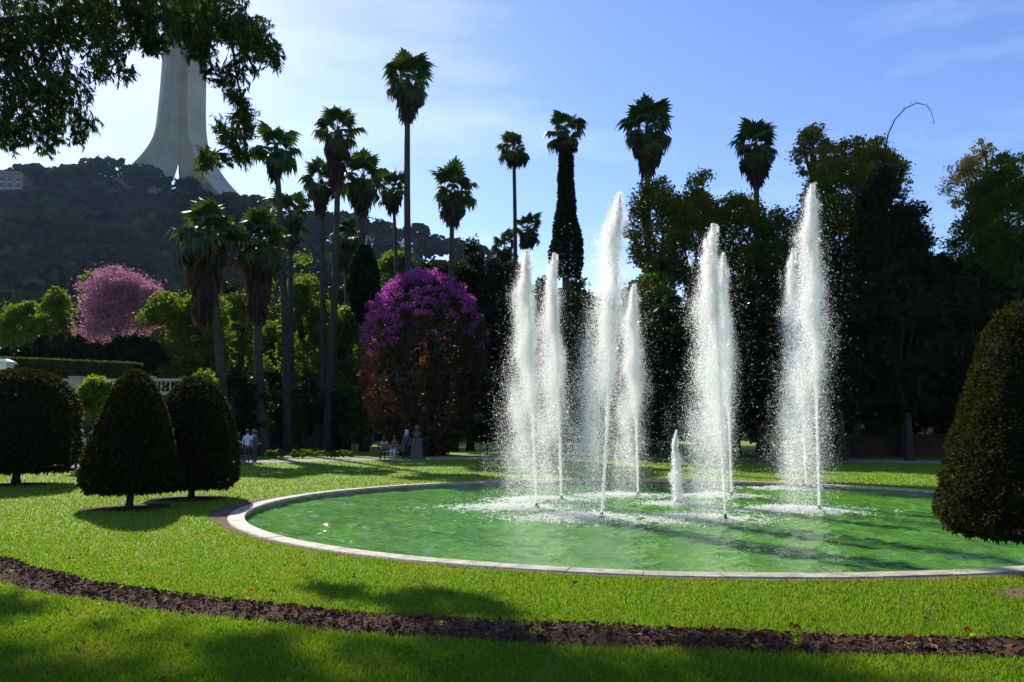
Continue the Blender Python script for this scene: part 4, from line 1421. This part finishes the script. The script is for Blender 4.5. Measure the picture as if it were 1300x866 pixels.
def person(label, loc, rz, J, cols, hair='short', hat=None, child=1.0):
    """J overrides joints; cols: top, bottom, skin, shoe, hair"""
    Jt = dict(pelvis=(0, 0, .93), waist=(0, 0, 1.08), chest=(0, 0.01, 1.30), neck=(0, 0, 1.46), jaw=(0, .02, 1.55), head=(0, .02, 1.64), crown=(0, 0.0, 1.715),
              shL=(.17, 0, 1.40), elL=(.23, -.02, 1.13), wrL=(.24, .06, .90), haL=(.24, .09, .82),
              shR=(-.17, 0, 1.40), elR=(-.23, -.02, 1.13), wrR=(-.24, .06, .90), haR=(-.24, .09, .82),
              hiL=(.09, 0, .88), knL=(.10, .03, .49), anL=(.10, -.01, .09), toL=(.11, .15, .035),
              hiR=(-.09, 0, .88), knR=(-.10, .03, .49), anR=(-.10, -.01, .09), toR=(-.11, .15, .035))
    Jt.update(J)
    rad = dict(pelvis=.145, waist=.13, chest=.155, neck=.055, jaw=.075, head=.098, crown=.07, shL=.062, elL=.045, wrL=.032, haL=.036, shR=.062, elR=.045, wrR=.032, haR=.036,
               hiL=.095, knL=.062, anL=.042, toL=.035, hiR=.095, knR=.062, anR=.042, toR=.035)
    bones = [('pelvis', 'waist', 0), ('waist', 'chest', 0), ('chest', 'neck', 0), ('neck', 'jaw', 2), ('jaw', 'head', 2), ('head', 'crown', 2),
             ('chest', 'shL', 0), ('shL', 'elL', 0), ('elL', 'wrL', 2), ('wrL', 'haL', 2), ('chest', 'shR', 0), ('shR', 'elR', 0), ('elR', 'wrR', 2), ('wrR', 'haR', 2),
             ('pelvis', 'hiL', 1), ('hiL', 'knL', 1), ('knL', 'anL', 1), ('anL', 'toL', 3), ('pelvis', 'hiR', 1), ('hiR', 'knR', 1), ('knR', 'anR', 1), ('anR', 'toR', 3)]
    names = list(Jt)
    vv = [Vector(Jt[k]) for k in names]
    rr = [rad[k] for k in names]
    ee = [(names.index(a), names.index(b)) for a, b, _ in bones]
    for s in ('L', 'R'):                      # five fingers on each hand
        h, w = Vector(Jt['ha' + s]), Vector(Jt['wr' + s])
        d = (h - w).normalized()
        sd = d.cross(Vector((1, 0, 0)) if abs(d.x) < 0.8 else Vector((0, 0, 1))).normalized()
        for q in range(5):
            off = sd * (q - 2) * 0.017
            L = (0.045, 0.07, 0.078, 0.072, 0.055)[q]
            i0 = len(vv)
            vv += [h + off * 0.8, h + off + d * L * 0.6, h + off * 1.1 + d * L + d.cross(sd) * 0.015]
            rr += [0.012, 0.0095, 0.008]
            ee += [(names.index('ha' + s), i0), (i0, i0 + 1), (i0 + 1, i0 + 2)]
    me = bpy.data.meshes.new('skeleton')
    me.from_pydata(vv, ee, [])
    tmp = bpy.data.objects.new('tmp', me)
    COL.objects.link(tmp)
    sk = tmp.modifiers.new('skin', 'SKIN')
    for i, v in enumerate(me.skin_vertices[0].data):
        v.radius = (rr[i], rr[i])
        v.use_root = (i == 0)
    sub = tmp.modifiers.new('sub', 'SUBSURF')
    sub.levels = 1
    dg = bpy.context.evaluated_depsgraph_get()
    bme = bpy.data.meshes.new_from_object(tmp.evaluated_get(dg))
    bpy.data.objects.remove(tmp)
    bme.materials.clear()
    for k in ('top', 'bottom', 'skin', 'shoe'):
        bme.materials.append(cmat(cols[k], 0.6 if k == 'skin' else 0.85))
    segs = [(Vector(Jt[a]), Vector(Jt[b]), m_, (rad[a] + rad[b]) / 2) for a, b, m_ in bones]
    for p in bme.polygons:
        c = p.center
        best, bm__ = 1e9, 0
        for a, b, m_, r_ in segs:
            ab = b - a
            t = max(0, min(1, (c - a).dot(ab) / max(ab.length_squared, 1e-9)))
            d = (c - (a + ab * t)).length - r_
            if d < best:
                best, bm__ = d, m_
        p.material_index = bm__
        p.use_smooth = True
    bme.name = 'body'
    root = thing('person', label, 'person', loc, rz)
    root.scale = (child,) * 3
    obj('body', bme, root)
    hd = Vector(Jt['head'])
    mb = MB()
    prof = [(0.100, -0.045), (0.116, 0.0), (0.117, 0.05), (0.098, 0.10), (0.055, 0.135), (0.01, 0.148)] if hair == 'short' else [(0.09, -0.24), (0.115, -0.15), (0.118, -0.02), (0.120, 0.05), (0.098, 0.10), (0.055, 0.135), (0.01, 0.148)]
    mb.lathe(prof, 12)
    hm = mb.mesh('hair', cmat(cols['hair']), True)
    hb = obj('hair', hm, root, hd + Vector((0, -0.028, 0.0)))
    for s in (-1, 1):
        mb = MB(); mb.box((0, 0, 0), (0.018, 0.012, 0.010)); obj('eye', mb.mesh('eye', cmat((0.02, 0.015, 0.01))), root, hd + Vector((s * 0.033, 0.092, 0.0)))
    mb = MB(); mb.box((0, 0, 0), (0.022, 0.03, 0.04), taper=0.5); obj('nose', mb.mesh('nose', cmat(cols['skin'])), root, hd + Vector((0, 0.105, -0.03)))
    if hat:
        mb = MB(); mb.lathe([(0.16, 0.05), (0.125, 0.06), (0.12, 0.11), (0.07, 0.155), (0.01, 0.165)], 12)
        obj('cap', mb.mesh('cap', cmat(hat), True), root, hd + Vector((0, -0.01, 0.0)))
    return root


SK, HR = (0.30, 0.17, 0.11), (0.02, 0.014, 0.01)
g = gnd(297, 589); person('person in a pale lilac shirt walking away beside the clipped yew', (g.x, g.y + 2, 0), R(20), dict(knL=(.10, .12, .50), anL=(.10, .10, .10), toL=(.11, .26, .05), anR=(-.10, -.16, .12), toR=(-.10, -.02, .03)), dict(top=(.42, .42, .62), bottom=(.03, .03, .05), skin=SK, shoe=(.03, .03, .03), hair=HR))
g = gnd(315.5, 587); person('person in a bright teal shirt standing on the path', (g.x, g.y + 0.7, 0), R(-60), dict(elL=(.25, .05, 1.14), wrL=(.20, .26, 1.02), haL=(.19, .33, 1.0)), dict(top=(.02, .24, .33), bottom=(.03, .035, .06), skin=(.33, .16, .11), shoe=(.04, .03, .03), hair=(.05, .03, .02)))
g = gnd(323.5, 588.2); person('person in a dark patterned jacket holding out a pale stick', (g.x, g.y, 0), R(75), dict(elR=(-.22, .12, 1.14), wrR=(-.15, .32, .98), haR=(-.14, .39, .95), elL=(.22, .12, 1.14), wrL=(.15, .32, .98), haL=(.14, .39, .95)), dict(top=(.05, .05, .09), bottom=(.035, .03, .028), skin=SK, shoe=(.28, .2, .1), hair=HR), child=0.96)
ps = gnd(323.5, 588.2)
mb = MB(); mb.tube([(-0.34, 0, 0.93), (-1.0, 0, 1.2)], 0.018, 5)
tag(obj('stick', mb.mesh('stick', M['white']), loc=(ps.x, ps.y, 0)), 'pale straight stick held by the person in the dark patterned jacket', 'stick')
g = gnd(99.5, 598.5); person('person in white cap and long pale coat on the path beside the clipped yew', (g.x, g.y, 0), R(25), dict(knL=(.10, .10, .50), anL=(.10, .16, .10), toL=(.11, .32, .05)), dict(top=(.46, .42, .38), bottom=(.03, .028, .03), skin=SK, shoe=(.4, .38, .36), hair=HR), hat=(.6, .6, .58))
g = gnd(98, 598); person('person in a dark red headscarf just behind the walker in the pale coat', (g.x - 0.9, g.y + 0.5, 0), R(25), {}, dict(top=(.10, .02, .03), bottom=(.03, .028, .03), skin=SK, shoe=(.05, .05, .05), hair=(.20, .03, .04)), hair='long')
g = gnd(92, 598); person('person in a grey-blue top half hidden by the drum-shaped yew', (g.x - 1.2, g.y + 2.2, 0), R(25), {}, dict(top=(.2, .22, .28), bottom=(.05, .05, .06), skin=SK, shoe=(.05, .05, .05), hair=HR))
SIT = dict(pelvis=(0, 0, .56), waist=(0, -.02, .70), chest=(0, -.03, .92), neck=(0, -.01, 1.08), jaw=(0, .03, 1.17), head=(0, .04, 1.26), crown=(0, .02, 1.335),
           shL=(.17, -.02, 1.02), elL=(.22, .08, .78), wrL=(.14, .30, .70), haL=(.10, .37, .69), shR=(-.17, -.02, 1.02), elR=(-.22, .08, .78), wrR=(-.14, .30, .70), haR=(-.10, .37, .69),
           hiL=(.10, .06, .55), knL=(.11, .46, .55), anL=(.11, .44, .09), toL=(.11, .60, .035), hiR=(-.10, .06, .55), knR=(-.11, .46, .55), anR=(-.11, .44, .09), toR=(-.11, .60, .035))
g = gnd(497, 583)
person('person in a pinkish beige jacket seated on the bench under the bougainvillea', (g.x - 0.45, g.y - 0.05, 0), R(180), SIT, dict(top=(.34, .24, .22), bottom=(.03, .03, .05), skin=SK, shoe=(.03, .03, .03), hair=HR), hair='long')
person('person in pale blue trousers seated beside the beige jacket on the bench', (g.x + 0.2, g.y - 0.05, 0), R(170), SIT, dict(top=(.05, .06, .08), bottom=(.42, .47, .55), skin=SK, shoe=(.05, .05, .05), hair=HR))
person('person in a pale headscarf and dark clothes standing behind the bench', (g.x + 0.75, g.y + 1.1, 0), R(160), {}, dict(top=(.05, .05, .10), bottom=(.03, .03, .04), skin=SK, shoe=(.03, .03, .03), hair=(.42, .42, .48)), hair='long')

# ------------------------------------------------------------------ overhanging tree, boughs hanging into view
YO = 21.5
root = thing('overhanging_tree', 'dark-leaved tree hanging its drooping boughs down across the sky and monument', 'tree', (-20.5, 22.5, 0))
RL = Vector(root.location)
# bough clusters: px, py, radius px, number of leaf sprays
CL = []
for x, y, r, n in ((20, 20, 60, 70), (15, 90, 50, 75), (60, 60, 55, 70), (100, 20, 45, 55), (45, 130, 42, 60), (15, 160, 30, 38), (80, 110, 35, 42), (60, 172, 22, 20), (105, 150, 18, 13), (100, 172, 12, 6),
                   (150, 20, 45, 50), (140, 70, 24, 20), (160, 92, 10, 5), (120, 86, 16, 10), (200, 15, 45, 52), (192, 52, 16, 14), (245, 25, 42, 50), (252, 62, 17, 15), (262, 84, 8, 5), (290, 25, 36, 36), (320, 40, 28, 26), (340, 62, 16, 11),
                   (350, 75, 8, 4), (310, 75, 24, 18), (285, 95, 18, 14), (300, 120, 13, 9), (308, 140, 13, 10), (312, 160, 16, 13), (295, 175, 17, 14), (305, 195, 14, 9), (280, 165, 11, 6), (265, 195, 12, 8), (258, 207, 8, 4), (285, 200, 10, 5),
                   (-60, 40, 80, 90), (-60, 130, 60, 50), (-140, 60, 90, 70), (60, -60, 70, 70), (180, -60, 60, 60), (-80, -80, 90, 80), (280, -40, 50, 40), (100, -140, 90, 60), (-50, 190, 40, 18)):
    CL.append((x, y, r, n))
P, D, Ls = [], [], []
sup = MB()
CL = [(c_, 0.0) for c_ in CL] + [((x, y, r * 0.9, n), 8.0) for x, y, r, n in CL if y + r * 0.9 < 76 and r > 15] + [((x, y, r * 0.9, n // 2), 4.0) for x, y, r, n in CL if y + r * 0.9 < 90 and r > 15]  # deeper copies behind the boughs, added to throw shade on the near lawn
for (x, y, r, n), far_ in CL:
    dep = YO + far_ + random.uniform(-1.2, 1.2)
    c = at(x, y, dep)
    rw = wpx(r, dep)
    for k in range(int(n * 1.9)):
        d = nrm(rng.normal(size=3))
        q = np.array(c) + d * rw * rng.uniform(0.1, 1.0) ** 0.5 * np.array([1, 1.1 if r > 30 else 0.9, 1])
        # a drooping spray of leaves along a twig
        tw = nrm(np.array([rng.normal() * 0.6 + 0.25, rng.normal() * 0.6, -0.55 + rng.normal() * 0.35]))
        ln = rng.uniform(0.3, 0.6)
        m_ = rng.integers(22, 34)
        t = rng.uniform(0, 1, m_)
        base = q + np.outer(t - 0.5, tw) * ln
        dd = nrm(tw * 0.7 + rng.normal(size=(m_, 3)) * 0.45 + np.array([0, 0, -0.75]))
        P.append(base); D.append(dd); Ls.append(rng.uniform(0.13, 0.25, m_))
        if r > 11 and k % 6 == 0:
            sup.tube([q - tw * ln * 0.6 - np.array(RL), q + tw * ln * 0.5 - np.array(RL)], [0.012, 0.005], 3)
P, D, Ls = np.concatenate(P), np.concatenate(D), np.concatenate(Ls)
V, Fc = leaf_arrays(P - np.array(RL), D, Ls, Ls * 0.20, 0.15)
obj('crown', mesh_np('crown', V, Fc, M['leaf_over']), root, kind='stuff')
mb = MB()
mb.tube([(0, 0, -0.05), (0.1, 0, 1), (0.3, 0, 4), (0.8, -0.3, 7.5)], [0.6, 0.45, 0.38, 0.34], 12)
fk = Vector((0.8, -0.3, 7.5))
paths = [[(-60, 60), (15, 90), (60, 130)], [(-60, 40), (100, 20), (200, 15), (290, 25), (320, 45)], [(200, 15), (245, 40), (255, 90)], [(290, 25), (300, 100), (310, 150), (295, 190), (262, 205)], [(-40, -20), (60, -60), (180, -60), (280, -40)], [(60, 40), (95, 110), (105, 160)], [(100, 20), (140, 60), (160, 90)], [(-60, 40), (-140, 60)], [(-60, 130), (-50, 180)]]
for i, pp in enumerate(paths):
    w = [at(x, y - 6, YO + 1.0) - RL for x, y in pp]
    big = pp[0][0] < 0
    if big:
        w = [fk] + w
    n = len(w)
    mb.tube(w, [(0.12 if big else 0.03) * (1 - k / n) + 0.012 for k in range(n)], 6)
obj('trunk', mb.mesh('trunk', M['bark'], True), root)
obj('twigs', sup.mesh('twigs', M['bark']), root, kind='stuff')

# ------------------------------------------------------------------ grass


def free_of(x, y):
    dx, dy = x - PC[0], y - PC[1]
    r = np.hypot(dx, dy)
    A = np.mod(np.arctan2(dy, dx), 2 * np.pi)
    ok = r > PR + 0.16 + 0.05 * np.sin(A + 2.2) + 0.42 * np.exp(-((A - math.pi * 1.02) / 0.33) ** 2) - rng.uniform(0, 0.12, len(x))
    inbed = (A > BA0) & (A < BA1) & (r > bed_in(A) + rng.uniform(-.02, .05, len(x))) & (r < bed_out(A) - rng.uniform(-.02, .05, len(x)))
    ok &= ~inbed
    ok &= ~((r > 29.5) & (r < 34.3))
    ok &= ~((r > 17.55) & (r < 18.0) & (A > R(95)) & (A < R(165)))
    for px_, py_, pr_ in PITS:
        ok &= np.hypot(x - px_, y - py_) > pr_ * rng.uniform(0.75, 1.05, len(x))
    ok &= ~((x < TX) & (y > 48))
    return ok


nG = 500000
# density falls off with the square of distance from the viewer's end of the lawn
yy = 4.2 / (1 - rng.uniform(0, 1, nG) * (1 - 4.2 / 50))
xx = (rng.uniform(-0.74, 0.74, nG)) * yy + rng.normal(size=nG) * 0.2
ok = free_of(xx, yy)
xx, yy = xx[ok], yy[ok]
n = len(xx)
h = rng.uniform(0.022, 0.055, n) * (1 + np.clip((yy - 10) / 40, 0, 0.8))
w = 0.0022 + 0.00062 * yy
az = rng.uniform(0, 2 * np.pi, n)
ln = rng.uniform(0, 0.75, n)
la = rng.uniform(0, 2 * np.pi, n)
B = np.stack([xx, yy, np.full(n, 0.0)], 1)
S = np.stack([np.cos(az), np.sin(az), np.zeros(n)], 1) * w[:, None]
T = B + np.stack([np.cos(la) * ln * h, np.sin(la) * ln * h, h], 1)
V = np.stack([B - S, B + S, T], 1).reshape(-1, 3)
Fc = np.arange(n * 3).reshape(n, 3)
o = obj('grass', mesh_np('grass', V, Fc, M['grass']), kind='stuff')
tag(o, 'short bright green lawn grass around the pond', 'grass')

# mulch chips on the bed
n = 22000
A = rng.uniform(BA0, BA1, n)
t = rng.uniform(0.02, 0.98, n)
r = bed_in(A) * (1 - t) + bed_out(A) * t
P = np.stack([PC[0] + r * np.cos(A), PC[1] + r * np.sin(A), 0.012 + 0.035 * np.sin(np.pi * t) + rng.uniform(0, 0.02, n)], 1)
D = nrm(rng.normal(size=(n, 3)) * np.array([1, 1, 0.35]))
L = np.exp(rng.normal(size=n) * 0.5) * 0.032
V, Fc = leaf_arrays(P - D * L[:, None] / 2, D, L, L * 0.45, 0.15)
o = obj('mulch', mesh_np('mulch', V, Fc, M['chip']), kind='stuff')
tag(o, 'dark brown mulch chips scattered over the curved flower bed', 'mulch')

# fallen leaves on the lawn
n = 420
yy = 4.6 / (1 - rng.uniform(0, 1, n) * (1 - 4.6 / 22))
xx = rng.uniform(-0.7, 0.7, n) * yy
ok = free_of(xx, yy)
P = np.stack([xx[ok], yy[ok], rng.uniform(0.03, 0.05, ok.sum())], 1)
D = nrm(rng.normal(size=P.shape) * np.array([1, 1, 0.3]))
L = rng.uniform(0.03, 0.075, len(P))
V, Fc = leaf_arrays(P, D, L, L * 0.5, 0.3)
M['litter'] = mat_leaf('fallen_leaf', (0.07, 0.035, 0.015), (0.22, 0.13, 0.05), 0.3, (1.2, 1.0, 0.7))
tag(obj('leaf_litter', mesh_np('leaf_litter', V, Fc, M['litter']), kind='stuff'), 'dry brown leaves scattered on the lawn', 'fallen leaves')

# small bedding plants
M['seed'] = mat_leaf('bedding_leaf', (0.12, 0.19, 0.02), (0.2, 0.26, 0.03), 0.5)
M['red'] = mat_leaf('red_flower', (0.20, 0.012, 0.015), (0.33, 0.02, 0.02), 0.35, (1.2, 0.6, 0.6))
M['orange'] = mat_leaf('orange_flower', (0.5, 0.12, 0.01), (0.6, 0.2, 0.02), 0.4, (1.2, 0.9, 0.6))


def bedplant(px, py, hgt, fl, label, group=None, nl=7):
    g = gnd(px, py, 0.03)
    root = thing('bedding_plant', label, 'plant', (g.x, g.y, 0.02), random.uniform(0, 6), group)
    mb = MB(); mb.tube([(0, 0, -0.02), (0.005, 0, hgt * 0.5), (0, 0.004, hgt)], [0.006, 0.005, 0.003], 5); obj('stem', mb.mesh('stem', M['seed']), root)
    for k in range(nl):
        a = k * 2.4
        z = hgt * (0.15 + 0.7 * k / nl)
        D_ = nrm(np.array([[math.cos(a), math.sin(a), 0.35]]))
        V, Fc = leaf_arrays(np.array([[0, 0, z]]), D_, 0.06 * random.uniform(.6, 1.2), 0.03, 0.2)
        obj('leaf', mesh_np('leaf', V, Fc, M['seed']), root)
    if fl:
        n = 45
        d = nrm(rng.normal(size=(n, 3)))
        V, Fc = leaf_arrays(d * 0.012 + np.array([0, 0, hgt + 0.015]), nrm(d + np.array([0, 0, .7])), 0.022, 0.012, 0.2)
        obj('flower', mesh_np('flower', V, Fc, M[fl]), root)


bedplant(1013, 822, 0.15, 'red', 'tallest bedding plant with dark red flower and bright leaves', nl=11)
bedplant(1006, 818, 0.14, 'red', 'red-flowered bedding plant leaning on the tallest red-flowered one', nl=5)
GR = 'small dark red-flowered bedding plant in the mulch bed'
for px, py in ((906, 812), (858, 812), (962, 823), (1158, 822), (1230, 816)):
    bedplant(px, py, random.uniform(0.06, 0.10), 'red', GR, 'small red bedding plants', 4)
GS = 'small yellow-green seedling in the mulch bed'
for px, py in ((682, 803), (672, 807), (795, 801), (628, 794), (564, 794), (10, 727), (150, 752), (938, 814)):
    bedplant(px, py, random.uniform(0.04, 0.08), None, GS, 'yellow-green seedlings', 4)
bedplant(318, 764, 0.10, 'orange', 'bedding plant with a single orange flower at the lawn edge', nl=4)

# ------------------------------------------------------------------ air
mb = MB()
mb.box((0, 0, 149), (3300, 3300, 302))
m, n_, l_ = newmat('air')
ao = n_.new('ShaderNodeOutputMaterial')
pv = n_.new('ShaderNodeVolumePrincipled')
pv.inputs['Color'].default_value = (0.42, 0.66, 1.0, 1)
pv.inputs['Density'].default_value = 0.00005
pv.inputs['Anisotropy'].default_value = 0.2
l_.new(pv.outputs['Volume'], ao.inputs['Volume'])
o = obj('haze', mb.mesh('haze', m), kind='stuff')
tag(o, 'thin bluish haze in the air before the wooded hill', 'haze')
